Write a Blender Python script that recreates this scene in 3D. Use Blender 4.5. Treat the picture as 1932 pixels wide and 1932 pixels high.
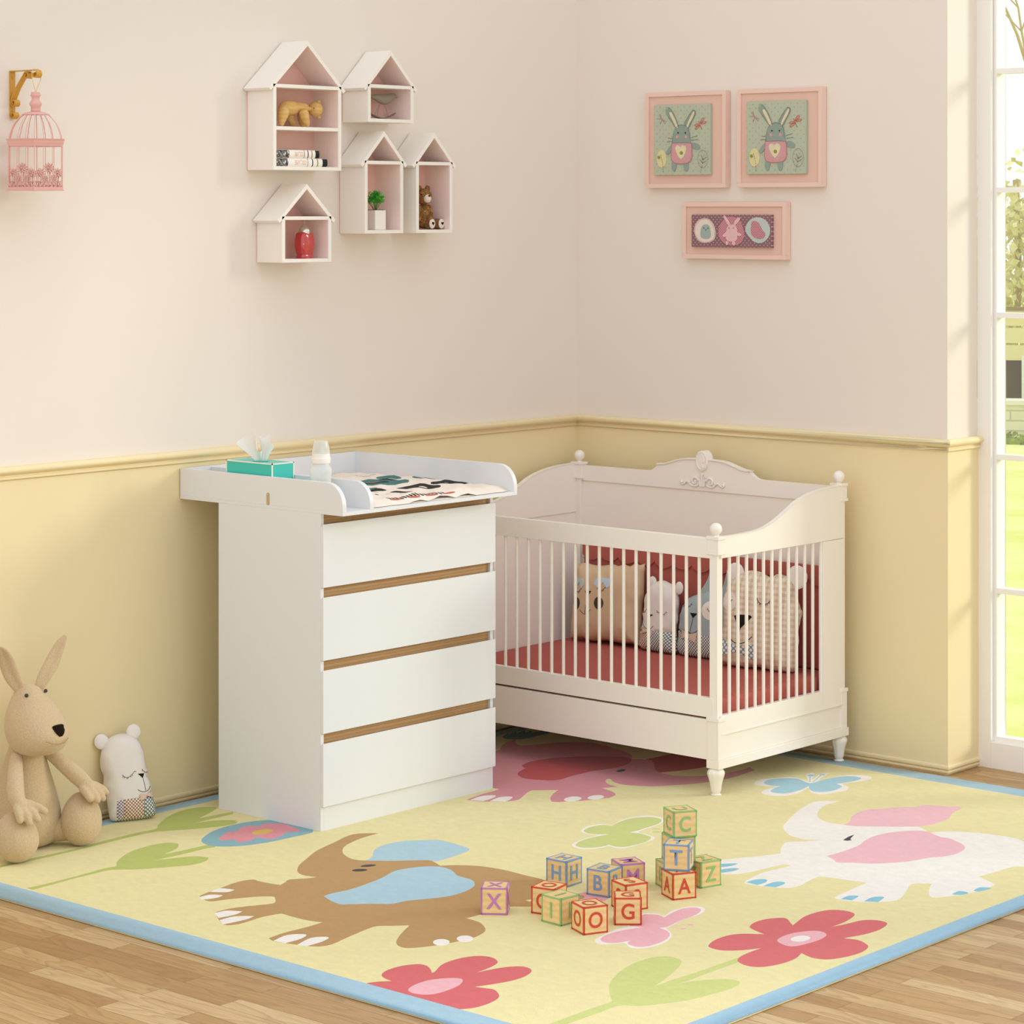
import bpy, bmesh, math, random
import numpy as np
from mathutils import Vector, Matrix, Euler
from mathutils.geometry import delaunay_2d_cdt
R_ = math.radians
for o in list(bpy.data.objects): bpy.data.objects.remove(o)
SC = bpy.context.scene; COL = SC.collection

# ---------------------------------------------------------------- camera
cam_d = bpy.data.cameras.new('camera'); cam = bpy.data.objects.new('camera', cam_d); COL.objects.link(cam)
cam.location = (6.3093, -7.5254, 1.9)
cam.rotation_euler = (R_(90), 0, math.atan2(0.6614, 0.75))
cam_d.sensor_width = 36; cam_d.lens = 4901/1932*36; cam_d.shift_y = -569/1932
cam_d.clip_end = 200
SC.camera = cam
# ---------------------------------------------------------------- world, sun, exposure
wd = bpy.data.worlds.new('sky'); SC.world = wd; wd.use_nodes = True
wn = wd.node_tree; wn.nodes.clear()
bgn = wn.nodes.new('ShaderNodeBackground'); wo = wn.nodes.new('ShaderNodeOutputWorld')
tc = wn.nodes.new('ShaderNodeTexCoord'); sx = wn.nodes.new('ShaderNodeSeparateXYZ'); rp = wn.nodes.new('ShaderNodeValToRGB')
wn.links.new(tc.outputs['Generated'], sx.inputs[0]); wn.links.new(sx.outputs['Z'], rp.inputs[0])
rp.color_ramp.elements[0].position = 0.0; rp.color_ramp.elements[0].color = (0.93, 0.945, 0.95, 1)
rp.color_ramp.elements[1].position = 1.0; rp.color_ramp.elements[1].color = (0.90, 0.96, 1.06, 1)
wn.links.new(rp.outputs[0], bgn.inputs[0]); bgn.inputs[1].default_value = 1.12
wn.links.new(bgn.outputs[0], wo.inputs[0])
sun_d = bpy.data.lights.new('sun', 'SUN'); sun = bpy.data.objects.new('sun', sun_d); COL.objects.link(sun)
sun_d.energy = 1.75; sun_d.color = (1.0, 0.985, 0.95); sun_d.angle = R_(15)
_d = Vector((-1.0, -1.1, -0.48)).normalized()
sun.rotation_euler = _d.to_track_quat('-Z', 'Y').to_euler(); sun.location = (6, 6, 5)
SC.view_settings.view_transform = 'Standard'; SC.view_settings.look = 'None'
SC.view_settings.gamma = 1; SC.view_settings.use_curve_mapping = False
SC.view_settings.exposure = 0.15

# ---------------------------------------------------------------- materials
def lin(c):
    if isinstance(c, str): c = tuple(int(c[i:i+2], 16)/255 for i in (0, 2, 4))
    return tuple(x/12.92 if x <= .04045 else ((x+.055)/1.055)**2.4 for x in c)
MATS = {}
class N:
    """tiny node helper"""
    def __init__(s, name):
        s.m = bpy.data.materials.new(name); s.m.use_nodes = True; s.t = s.m.node_tree
        s.b = s.t.nodes['Principled BSDF']; s.out = s.t.nodes['Material Output']
    def n(s, typ, **k):
        x = s.t.nodes.new(typ)
        for a, v in k.items():
            if a.startswith('i_'):
                key = a[2:]; x.inputs[int(key) if key.isdigit() else key].default_value = v
            else: setattr(x, a, v)
        return x
    def l(s, a, b): s.t.links.new(a, b)
    def co(s, kind='Object', scale=(1, 1, 1), rot=(0, 0, 0)):
        tcn = s.n('ShaderNodeTexCoord'); mp = s.n('ShaderNodeMapping')
        mp.inputs['Scale'].default_value = scale; mp.inputs['Rotation'].default_value = rot
        s.l(tcn.outputs[kind], mp.inputs[0]); return mp.outputs[0]
    def noise(s, vec, scale, detail=3, rough=.5, dist=0):
        x = s.n('ShaderNodeTexNoise'); x.inputs['Scale'].default_value = scale; x.inputs['Detail'].default_value = detail
        x.inputs['Roughness'].default_value = rough; x.inputs['Distortion'].default_value = dist
        s.l(vec, x.inputs['Vector']); return x.outputs['Fac']
    def mix(s, fac, a, b, blend='MIX'):
        x = s.n('ShaderNodeMix', data_type='RGBA', blend_type=blend)
        for i, v in ((0, fac), (6, a), (7, b)):
            if hasattr(v, 'links') or hasattr(v, 'is_output'): s.l(v, x.inputs[i])
            elif i == 0: x.inputs[0].default_value = v
            else: x.inputs[i].default_value = (*v[:3], 1)
        return x.outputs[2]
    def ramp(s, fac, stops):
        x = s.n('ShaderNodeValToRGB'); cr = x.color_ramp
        while len(cr.elements) < len(stops): cr.elements.new(.5)
        for e, (p, c) in zip(cr.elements, stops):
            e.position = p; e.color = (*(c if not isinstance(c, (int, float)) else (c,)*3), 1)
        s.l(fac, x.inputs[0]); return x.outputs[0]
    def math(s, op, a, b=None, c=None):
        x = s.n('ShaderNodeMath', operation=op)
        for i, v in enumerate((a, b, c)):
            if v is None: continue
            if isinstance(v, (int, float)): x.inputs[i].default_value = v
            else: s.l(v, x.inputs[i])
        return x.outputs[0]
    def bump(s, h, strength, dist=.002):
        x = s.n('ShaderNodeBump'); x.inputs['Strength'].default_value = strength; x.inputs['Distance'].default_value = dist
        s.l(h, x.inputs['Height']); s.l(x.outputs[0], s.b.inputs['Normal'])
def mat(name, col, rough=.6, spec=.3, var=0, vscale=8, bump=0, bscale=200, metal=0, coat=0, sheen=0):
    """plain procedural surface: colour with optional fine noise variation and bump"""
    if name in MATS: return MATS[name]
    c = lin(col); h = N(name); b = h.b
    b.inputs['Roughness'].default_value = rough; b.inputs['Specular IOR Level'].default_value = spec
    b.inputs['Metallic'].default_value = metal; b.inputs['Coat Weight'].default_value = coat
    b.inputs['Sheen Weight'].default_value = sheen
    v = h.co()
    if var:
        f = h.noise(v, vscale, 4)
        h.l(h.mix(f, tuple(x*(1-var) for x in c), tuple(min(1, x*(1+var)) for x in c)), b.inputs['Base Color'])
    else: b.inputs['Base Color'].default_value = (*c, 1)
    if bump: h.bump(h.noise(v, bscale, 3), bump, .001)
    MATS[name] = h.m; return h.m
def dots_mat(name, base, dot, pitch, r, rough=.9, axes=(0, 2), stagger=True):
    """polka dots in the object's own coordinates"""
    if name in MATS: return MATS[name]
    h = N(name); v = h.n('ShaderNodeTexCoord').outputs['Object']; sp = h.n('ShaderNodeSeparateXYZ'); h.l(v, sp.inputs[0])
    a = h.math('DIVIDE', sp.outputs[axes[0]], pitch); b2 = h.math('DIVIDE', sp.outputs[axes[1]], pitch)
    def cell(ox):
        fx = h.math('SUBTRACT', h.math('FRACT', h.math('ADD', a, ox)), .5); fy = h.math('SUBTRACT', h.math('FRACT', h.math('ADD', b2, ox)), .5)
        return h.math('LESS_THAN', h.math('ADD', h.math('MULTIPLY', fx, fx), h.math('MULTIPLY', fy, fy)), r*r)
    f = cell(10.0)
    if stagger: f = h.math('MAXIMUM', f, cell(10.5))
    h.l(h.mix(f, lin(base), lin(dot)), h.b.inputs['Base Color']); h.b.inputs['Roughness'].default_value = rough
    h.b.inputs['Specular IOR Level'].default_value = .15
    h.bump(h.noise(v, 500, 2), .2, .0006)
    MATS[name] = h.m; return h.m
def wood(name, c1, c2, c3, scale=(1, 1, 1), rings=14, rough=.5, rot=(0, 0, 0)):
    if name in MATS: return MATS[name]
    h = N(name); v = h.co('Object', scale, rot)
    w = h.n('ShaderNodeTexWave', wave_type='BANDS', bands_direction='Z'); h.l(v, w.inputs[0])
    w.inputs['Scale'].default_value = rings; w.inputs['Distortion'].default_value = 6; w.inputs['Detail'].default_value = 3; w.inputs['Detail Scale'].default_value = .8
    g = h.noise(v, 60, 5)
    col = h.mix(w.outputs[1], lin(c1), lin(c2)); col = h.mix(h.math('MULTIPLY', g, .45), col, lin(c3))
    h.l(col, h.b.inputs['Base Color']); h.b.inputs['Roughness'].default_value = rough; h.b.inputs['Specular IOR Level'].default_value = .3
    MATS[name] = h.m; return h.m

M_wall = mat('painted_wall', 'ebe0d4', .85, .15, .008, 3, .05, 300)
M_wains = mat('painted_wainscot', 'efdcae', .6, .25, .01, 3, .04, 300)
M_white = mat('white_laminate', 'e6e6e7', .35, .4, .004, 5)
M_crib = mat('white_lacquer', 'f7efe4', .3, .4)
M_frame = mat('window_paint', 'f6f1ea', .5, .3)
M_oak = wood('oak_strip', 'b88f5f', 'cba373', '9a7248', (1, .6, 6), 5, .5)
M_floor = None
def floor_material():
    h = N('oak_parquet'); v = h.co('Object')
    br = h.n('ShaderNodeTexBrick'); h.l(v, br.inputs[0]); br.offset = .37; br.squash = 1
    for k, x in (('Scale', 1), ('Mortar Size', .0007), ('Mortar Smooth', .1), ('Bias', 0), ('Brick Width', .56), ('Row Height', .068)): br.inputs[k].default_value = x
    br.inputs['Color1'].default_value = (0, 0, 0, 1); br.inputs['Color2'].default_value = (1, 1, 1, 1); br.inputs['Mortar'].default_value = (.5, .5, .5, 1)
    # a per-plank random value shifts the grain so that no two planks match
    off = h.n('ShaderNodeCombineXYZ'); sc_ = h.math('MULTIPLY', br.outputs['Color'], 37.0); h.l(sc_, off.inputs[0]); h.l(sc_, off.inputs[2])
    vm = h.n('ShaderNodeVectorMath', operation='ADD'); h.l(v, vm.inputs[0]); h.l(off.outputs[0], vm.inputs[1])
    mp = h.n('ShaderNodeMapping'); mp.inputs['Scale'].default_value = (1.3, 9, 1); h.l(vm.outputs[0], mp.inputs[0])
    w = h.n('ShaderNodeTexNoise'); w.inputs['Scale'].default_value = 1.7; w.inputs['Detail'].default_value = 1.5; w.inputs['Distortion'].default_value = .5; h.l(mp.outputs[0], w.inputs['Vector'])
    rings = h.math('FRACT', h.math('MULTIPLY', w.outputs['Fac'], 9))
    rings = h.ramp(rings, [(0, 0.0), (.55, .35), (.9, 1.0), (1, 0.1)])
    mp2 = h.n('ShaderNodeMapping'); mp2.inputs['Scale'].default_value = (6, 160, 1); h.l(vm.outputs[0], mp2.inputs[0])
    fine = h.noise(mp2.outputs[0], 2.2, 3)
    plank = h.ramp(br.outputs['Color'], [(0, lin('ab8355')), (.35, lin('bb9565')), (.7, lin('c8a575')), (1, lin('d6b88a'))])
    col = h.mix(h.math('MULTIPLY', rings, .42), plank, lin('8c6337'))
    col = h.mix(h.math('MULTIPLY', h.ramp(fine, [(.45, 0.0), (.75, 1.0)]), .35), col, lin('8f6a3e'))
    col = h.mix(br.outputs['Fac'], col, lin('6e4d2c'))
    h.l(col, h.b.inputs['Base Color']); h.b.inputs['Roughness'].default_value = .45; h.b.inputs['Specular IOR Level'].default_value = .35
    h.bump(fine, .12, .0006)
    return h.m
def rug_mat(name, col, var=.07):
    if name in MATS: return MATS[name]
    h = N(name); v = h.co('Object'); c = lin(col)
    mp = h.co('Object', (1, 1.6, 1), (0, 0, .7)); f = h.noise(mp, 28, 6, .7); g = h.noise(v, 420, 2)
    k = h.ramp(f, [(.3, 0.0), (.7, 1.0)])
    col_ = h.mix(k, tuple(x*(1-var) for x in c), tuple(min(1, x*(1+var*.6)) for x in c))
    col_ = h.mix(h.math('MULTIPLY', g, .22), col_, tuple(x*.72 for x in c))
    h.l(col_, h.b.inputs['Base Color']); h.b.inputs['Roughness'].default_value = .95; h.b.inputs['Specular IOR Level'].default_value = .1; h.b.inputs['Sheen Weight'].default_value = .2
    h.bump(g, .5, .002); MATS[name] = h.m; return h.m
def felt(name, col):
    if name in MATS: return MATS[name]
    h = N(name); v = h.co('Object'); c = lin(col); f = h.noise(v, 350, 4, .7); g = h.noise(v, 40, 3)
    col_ = h.mix(h.ramp(f, [(.35, 0.0), (.7, 1.0)]), tuple(x*.8 for x in c), tuple(min(1, x*1.12) for x in c)); col_ = h.mix(h.math('MULTIPLY', g, .2), col_, tuple(x*.85 for x in c))
    h.l(col_, h.b.inputs['Base Color']); h.b.inputs['Roughness'].default_value = 1; h.b.inputs['Specular IOR Level'].default_value = .05; h.b.inputs['Sheen Weight'].default_value = .3
    h.bump(h.math('ADD', f, h.math('MULTIPLY', g, 3)), .5, .0018); MATS[name] = h.m; return h.m
def glassy(name, col, clear=.8, rough=.03):
    if name in MATS: return MATS[name]
    h = N(name); t = h.n('ShaderNodeBsdfTransparent'); t.inputs[0].default_value = (*col, 1)
    d = h.b; d.inputs['Base Color'].default_value = (*col, 1); d.inputs['Roughness'].default_value = rough; d.inputs['Specular IOR Level'].default_value = .6
    fr = h.n('ShaderNodeLayerWeight'); fr.inputs[0].default_value = .25
    mx = h.n('ShaderNodeMixShader'); f = h.math('ADD', h.math('MULTIPLY', fr.outputs['Facing'], .5), 1-clear); h.l(f, mx.inputs[0])
    h.l(t.outputs[0], mx.inputs[1]); h.l(d.outputs[0], mx.inputs[2]); h.l(mx.outputs[0], h.out.inputs[0]); MATS[name] = h.m; return h.m

# ---------------------------------------------------------------- mesh builder
def smooth_poly(pts, k=4, closed=True):
    """Catmull-Rom through the points; (x, y, 1) marks a sharp corner"""
    n = len(pts); P = [np.array(p[:2], float) for p in pts]; cn = [len(p) > 2 and p[2] for p in pts]; out = []
    rng = range(n) if closed else range(n-1)
    for i in rng:
        p1, p2 = P[i], P[(i+1) % n]
        p0 = P[i-1] if (closed or i > 0) else p1*2-p2; p3 = P[(i+2) % n] if (closed or i < n-2) else p2*2-p1
        if cn[i]: p0 = p1*1.5-p2*.5
        if cn[(i+1) % n]: p3 = p2*1.5-p1*.5
        for j in range(k):
            t = j/k
            out.append(tuple(.5*((2*p1)+(p2-p0)*t+(2*p0-5*p1+4*p2-p3)*t*t+(3*p1-p0-3*p2+p3)*t**3)))
    if not closed: out.append(tuple(P[-1]))
    return out
def inside(px, py, poly):
    x = np.array([p[0] for p in poly]); y = np.array([p[1] for p in poly]); x2 = np.roll(x, -1); y2 = np.roll(y, -1)
    r = np.zeros(len(px), bool)
    bb = (px >= x.min()) & (px <= x.max()) & (py >= y.min()) & (py <= y.max()); idx = np.nonzero(bb)[0]
    if len(idx) == 0: return r
    qx, qy = px[idx][:, None], py[idx][:, None]
    with np.errstate(divide='ignore', invalid='ignore'):
        c = ((y > qy) != (y2 > qy)) & (qx < (x2-x)*(qy-y)/(y2-y)+x)
    r[idx] = c.sum(1) % 2 == 1; return r
def cdt(outline, shapes=(), extra=()):
    """triangulate outline with the shape outlines as constraints -> verts, tris, material index (0 = base, k+1 = shape k)"""
    V = []; E = []
    for L in [outline]+[s for s in shapes]:
        a = len(V); V += [Vector(p[:2]) for p in L]; E += [(a+i, a+(i+1) % len(L)) for i in range(len(L))]
    V += [Vector(p) for p in extra]
    vo, _, fo, _, _, _ = delaunay_2d_cdt(V, E, [], 0, 1e-7)
    vo = np.array([(v[0], v[1]) for v in vo]); F = np.array([f[:] for f in fo if len(f) == 3])
    c = vo[F].mean(1); keep = inside(c[:, 0], c[:, 1], outline); F = F[keep]; c = c[keep]
    mi = np.zeros(len(F), int)
    for k, s in enumerate(shapes): mi[inside(c[:, 0], c[:, 1], s)] = k+1
    a, b, d = vo[F[:, 0]], vo[F[:, 1]], vo[F[:, 2]]
    area = (b[:, 0]-a[:, 0])*(d[:, 1]-a[:, 1])-(b[:, 1]-a[:, 1])*(d[:, 0]-a[:, 0]); F[area < 0] = F[area < 0][:, ::-1]
    return vo, F, mi
class MB:
    def __init__(s): s.v = []; s.f = []; s.m = []; s.T = Matrix.Identity(4)
    def at(s, T): s.T = T; return s
    def add(s, vs, fs, m=0):
        a = len(s.v); s.v += [tuple(s.T @ Vector(v)) for v in vs]
        for i, f in enumerate(fs): s.f.append(tuple(a+j for j in f)); s.m.append(m if isinstance(m, int) else int(m[i]))
        return s
    def box(s, x0, x1, y0, y1, z0, z1, m=0):
        return s.add([(x0, y0, z0), (x1, y0, z0), (x1, y1, z0), (x0, y1, z0), (x0, y0, z1), (x1, y0, z1), (x1, y1, z1), (x0, y1, z1)],
                     [(0, 3, 2, 1), (4, 5, 6, 7), (0, 1, 5, 4), (1, 2, 6, 5), (2, 3, 7, 6), (3, 0, 4, 7)], m)
    def prism(s, poly, d0, d1, plane='xz', m=0, m_side=None):
        """polygon extruded; plane 'xz' -> along y, 'yz' -> along x, 'xy' -> along z"""
        f = {'xz': lambda u, v, d: (u, d, v), 'yz': lambda u, v, d: (d, u, v), 'xy': lambda u, v, d: (u, v, d)}[plane]
        poly = [tuple(p[:2]) for p in poly]; n = len(poly)
        ar = sum(poly[i][0]*poly[(i+1) % n][1]-poly[(i+1) % n][0]*poly[i][1] for i in range(n))
        if ar < 0: poly = poly[::-1]
        vo, F, _ = cdt(poly)
        A = [f(*v, d0) for v in vo]; B = [f(*v, d1) for v in vo]; k = len(vo); flip = plane == 'xz'
        fs = []
        for t in F:
            t = tuple(int(q) for q in t)
            lo, hi = (t[::-1], tuple(q+k for q in t)); fs += [lo, hi]
        fs = [q[::-1] for q in fs] if (flip != (d1 < d0)) else fs
        s.add(A+B, fs, m)
        A = [f(*v, d0) for v in poly]; B = [f(*v, d1) for v in poly]
        fs = [(i, (i+1) % n, n+(i+1) % n, n+i) for i in range(n)]
        fs = [q[::-1] for q in fs] if (flip != (d1 < d0)) else fs
        return s.add(A+B, fs, m if m_side is None else m_side)
    def lathe(s, prof, c=(0, 0, 0), n=24, m=0, flute=None):
        """profile [(r, z)] about the vertical through c; flute(ang, i) scales the radius"""
        vs = []; fs = []
        for i, (r, z) in enumerate(prof):
            for j in range(n):
                a = 2*math.pi*j/n; q = r*(flute(a, i/(len(prof)-1)) if flute else 1)
                vs.append((c[0]+q*math.cos(a), c[1]+q*math.sin(a), c[2]+z))
        for i in range(len(prof)-1):
            for j in range(n): fs.append((i*n+j, i*n+(j+1) % n, (i+1)*n+(j+1) % n, (i+1)*n+j))
        k = len(vs); vs += [(c[0], c[1], c[2]+prof[0][1]), (c[0], c[1], c[2]+prof[-1][1])]
        for j in range(n): fs += [(k, (j+1) % n, j), (k+1, (len(prof)-1)*n+j, (len(prof)-1)*n+(j+1) % n)]
        return s.add(vs, fs, m)
    def tube(s, pts, r, n=8, m=0, closed=False):
        """round tube along 3D points; r scalar or list"""
        P = [Vector(p) for p in pts]; k = len(P); vs = []; fs = []
        up = Vector((0, 0, 1)); prev = None
        for i, p in enumerate(P):
            t = (P[(i+1) % k if closed else min(i+1, k-1)]-P[i-1 if closed else max(i-1, 0)])
            t = t.normalized() if t.length > 1e-9 else Vector((0, 0, 1))
            if prev is None: a = t.cross(up); a = a if a.length > .05 else t.cross(Vector((1, 0, 0)))
            else: a = prev-t*prev.dot(t)
            a.normalize(); prev = a; b = t.cross(a); rr = r[i] if hasattr(r, '__len__') else r
            for j in range(n):
                q = 2*math.pi*j/n; vs.append(tuple(p+a*rr*math.cos(q)+b*rr*math.sin(q)))
        for i in range(k if closed else k-1):
            for j in range(n): fs.append((i*n+j, ((i+1) % k)*n+j, ((i+1) % k)*n+(j+1) % n, i*n+(j+1) % n))
        if not closed:
            fs.append(tuple(range(n))); fs.append(tuple((k-1)*n+j for j in range(n-1, -1, -1)))
        return s.add(vs, fs, m)
    def capsule(s, pts, r, n=14, m=0):
        """tube with rounded ends"""
        P = [Vector(p) for p in pts]; rr = list(r) if hasattr(r, '__len__') else [r]*len(P)
        q = []; w = []
        d = (P[0]-P[1]).normalized()
        for a in (90, 60, 30): q.append(P[0]+d*rr[0]*math.sin(R_(a))); w.append(max(rr[0]*math.cos(R_(a)), 1e-4))
        q += P; w += rr; d = (P[-1]-P[-2]).normalized()
        for a in (30, 60, 90): q.append(P[-1]+d*rr[-1]*math.sin(R_(a))); w.append(max(rr[-1]*math.cos(R_(a)), 1e-4))
        return s.tube(q, w, n, m)
    def ball(s, c, r, n=20, m=0, rot=None):
        """ellipsoid; r scalar or (rx, ry, rz)"""
        r = (r, r, r) if not hasattr(r, '__len__') else r; h = n//2; vs = [(0, 0, -1)]; fs = []
        for i in range(1, h):
            a = math.pi*i/h-math.pi/2
            vs += [(math.cos(a)*math.cos(2*math.pi*j/n), math.cos(a)*math.sin(2*math.pi*j/n), math.sin(a)) for j in range(n)]
        vs.append((0, 0, 1)); L = len(vs)-1
        for j in range(n): fs += [(0, 1+(j+1) % n, 1+j), (L, 1+(h-2)*n+j, 1+(h-2)*n+(j+1) % n)]
        for i in range(h-2):
            for j in range(n): fs.append((1+i*n+j, 1+i*n+(j+1) % n, 1+(i+1)*n+(j+1) % n, 1+(i+1)*n+j))
        q = rot.to_matrix() if rot else Matrix.Identity(3); c = Vector(c)
        return s.add([tuple(c+q @ Vector((v[0]*r[0], v[1]*r[1], v[2]*r[2]))) for v in vs], fs, m)
    def rings(s, rg, n=24, m=0):
        """closed skin through ellipses [(cx, cy, z, rx, ry)]"""
        vs = []; fs = []
        for (x, y, z, a, b) in rg: vs += [(x+a*math.cos(2*math.pi*j/n), y+b*math.sin(2*math.pi*j/n), z) for j in range(n)]
        for i in range(len(rg)-1):
            for j in range(n): fs.append((i*n+j, i*n+(j+1) % n, (i+1)*n+(j+1) % n, (i+1)*n+j))
        fs.append(tuple(range(n-1, -1, -1))); fs.append(tuple((len(rg)-1)*n+j for j in range(n)))
        return s.add(vs, fs, m)
    def strip(s, prof, p0, p1, out, m0=(0, 0), m1=(0, 0), m=0):
        """profile [(o, z)] swept from p0 to p1 (xy); out = outward direction; m0, m1 = shift of the ends per unit of o along the run"""
        p0 = Vector(p0); p1 = Vector(p1); o = Vector(out); d = (p1-p0).normalized(); vs = []
        for (q, z) in prof: a = p0+o*q+d*q*m0; vs.append((a[0], a[1], z))
        for (q, z) in prof: a = p1+o*q+d*q*m1; vs.append((a[0], a[1], z))
        n = len(prof); return s.add(vs, [(i, i+1, n+i+1, n+i) for i in range(n-1)]+[tuple(range(n)), tuple(range(2*n-1, n-1, -1))], m)
    def build(s, name, mats, parent=None, bevel=0, seg=2, smooth=35, sub=0, remesh=0, solid=0, fix=True):
        me = bpy.data.meshes.new(name)
        me.from_pydata(s.v, [], s.f)
        for mt in (mats if isinstance(mats, (list, tuple)) else [mats]): me.materials.append(mt)
        me.polygons.foreach_set('material_index', s.m)
        me.validate()
        if fix:
            bm = bmesh.new(); bm.from_mesh(me); bmesh.ops.remove_doubles(bm, verts=bm.verts, dist=1e-6)
            bmesh.ops.recalc_face_normals(bm, faces=bm.faces); bm.to_mesh(me); bm.free()
        me.polygons.foreach_set('use_smooth', [True]*len(me.polygons))
        if smooth: me.set_sharp_from_angle(angle=R_(smooth))
        o = bpy.data.objects.new(name, me); COL.objects.link(o)
        if parent: o.parent = parent
        if remesh:
            md = o.modifiers.new('remesh', 'REMESH'); md.mode = 'VOXEL'; md.voxel_size = remesh; md.use_smooth_shade = True
            md = o.modifiers.new('smooth', 'SMOOTH'); md.factor = .5; md.iterations = 6
        if solid: md = o.modifiers.new('solid', 'SOLIDIFY'); md.thickness = solid; md.offset = 0
        if sub: md = o.modifiers.new('sub', 'SUBSURF'); md.levels = sub; md.render_levels = sub
        if bevel:
            md = o.modifiers.new('bevel', 'BEVEL'); md.width = bevel; md.segments = seg; md.limit_method = 'ANGLE'; md.angle_limit = R_(40)
        return o
def tag(o, label, cat, group=None, kind=None):
    if label: o['label'] = label
    if cat: o['category'] = cat
    if group: o['group'] = group
    if kind: o['kind'] = kind
    return o
def thing(name, loc, label, cat, group=None, rot=(0, 0, 0)):
    o = bpy.data.objects.new(name, None); COL.objects.link(o); o.location = loc; o.rotation_euler = rot
    o.empty_display_size = .05; return tag(o, label, cat, group)
def W(root):
    """MB whose coordinates are world coordinates although the part hangs under root"""
    M = Matrix.LocRotScale(root.location, root.rotation_euler, None)
    b = MB(); b.T = M.inverted(); return b
def struct(o): o['kind'] = 'structure'; return o
def dup(root, loc=None, rot=None):
    r = root.copy(); COL.objects.link(r)
    if loc is not None: r.location = loc
    if rot is not None: r.rotation_euler = rot
    for ch in list(root.children):
        c = ch.copy(); COL.objects.link(c); c.parent = r
        for g in ch.children: d = g.copy(); COL.objects.link(d); d.parent = c
    return r
def text_verts(s, size, bold=.0):
    cu = bpy.data.curves.new('t', 'FONT'); cu.body = s; cu.size = size; cu.align_x = 'CENTER'; cu.offset = bold; cu.fill_mode = 'FRONT'; cu.resolution_u = 6
    ob = bpy.data.objects.new('t', cu); COL.objects.link(ob)
    dg = bpy.context.evaluated_depsgraph_get(); dg.update(); me = ob.evaluated_get(dg).to_mesh()
    V = [tuple(v.co) for v in me.vertices]; F = [tuple(p.vertices) for p in me.polygons]
    ob.evaluated_get(dg).to_mesh_clear(); bpy.data.objects.remove(ob); bpy.data.curves.remove(cu)
    return V, F
# ================================================================ the room
PX = 1.6264
b = MB(); b.box(-.3, 6.2, -7.5, .19, -.06, 0); o = b.build('floor', floor_material()); struct(o)
b = MB(); b.box(-.12, 0, -5.2, .19, 0, 4.4, 0); b.box(0, .006, -5.2, -.0, .03, 1.089, 1)
struct(b.build('wall_left', [M_wall, M_wains]))
b = MB(); b.box(0, PX, 0, .19, 0, 4.4, 0); b.box(.006, PX+.0055, -.0055, 0, .03, 1.089, 1); b.box(PX, PX+.0055, 0, .19, .03, 1.089, 1)
struct(b.build('wall_right', [M_wall, M_wains]))
b = MB(); b.box(3.95, 4.5, .0, .3, 0, 4.4); b.box(PX+.006, 3.95, .1905, .3, 3.36, 4.4); struct(b.build('wall_back_sun_header', M_wall))  # unseen header above the window, added to stop sun passing over it
RAIL = [(0, 1.1285), (.010, 1.1305), (.020, 1.1285), (.0262, 1.122), (.0268, 1.115), (.022, 1.109), (.013, 1.105), (.0095, 1.102), (.0105, 1.0995), (.0145, 1.0985), (.0148, 1.0915), (.011, 1.0885), (.0055, 1.0885), (0, 1.0885)]
BASE = [(0, .034), (.0065, .033), (.011, .031), (.0125, .027), (.0115, .0205), (.0045, .019), (.0045, .0165), (.010, .0155), (.0112, .012), (.0100, .0075), (.004, .006), (.002, .0055), (.002, 0), (0, 0)]
for nm, pr in (('trim', RAIL), ('baseboard', BASE)):
    b = MB(); b.strip(pr, (0, -5.2), (0, 0), (1, 0), 0, -1)
    struct(b.build('trim_1' if nm == 'trim' else 'baseboard_left', M_wains, smooth=50))
    b = MB(); b.strip(pr, (0, 0), (PX, 0), (0, -1), 1, 1); b.strip(pr, (PX, 0), (PX, .19), (1, 0), -1, 0)
    struct(b.build('trim_2' if nm == 'trim' else 'baseboard_right', M_wains, smooth=50))
# window: floor to ceiling casement set back behind the wall end
win = thing('window_1', (2.8, .2, 0), None, None); struct(win)
X0, X1, ZT = 1.634, 3.95, 3.36
b = W(win); b.box(X0-.008, 1.679, .19, .29, 0, ZT); b.box(3.9, X1, .19, .29, 0, ZT); b.box(1.679, 3.9, .19, .29, 0, .0895); b.box(1.679, 3.9, .19, .29, 3.20, ZT)
for xm in (2.42, 3.16): b.box(xm-.035, xm+.035, .19, .29, .0895, 3.20)
b.build('window_frame', M_frame, win, .002)
xs = [1.679, 2.385, 2.455, 3.125, 3.195, 3.9]
for k in range(3):
    a, c = xs[2*k], xs[2*k+1]; b = W(win)
    b.box(a, a+.011, .212, .255, .0895, 3.20); b.box(c-.011, c, .212, .255, .0895, 3.20); b.box(a+.011, c-.011, .212, .255, .0895, .1055); b.box(a+.011, c-.011, .212, .255, 3.185, 3.20)
    b.build('sash', M_frame, win)
    for z in (.6025, 1.059, 1.543, 1.970, 2.375, 2.79):
        b = W(win); b.box(a+.011, c-.011, .214, .252, z-.009, z+.009); b.build('muntin', M_frame, win)
    b = W(win); xm = (a+c)/2; b.box(xm-.009, xm+.009, .214, .252, .1055, 3.185); b.build('muntin', M_frame, win)
b = W(win)
for k in range(3): b.box(xs[2*k]+.008, xs[2*k+1]-.008, .231, .235, .1, 3.19)
b.build('pane', glassy('window_glass', (.97, .99, .97), .97), win)

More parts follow.
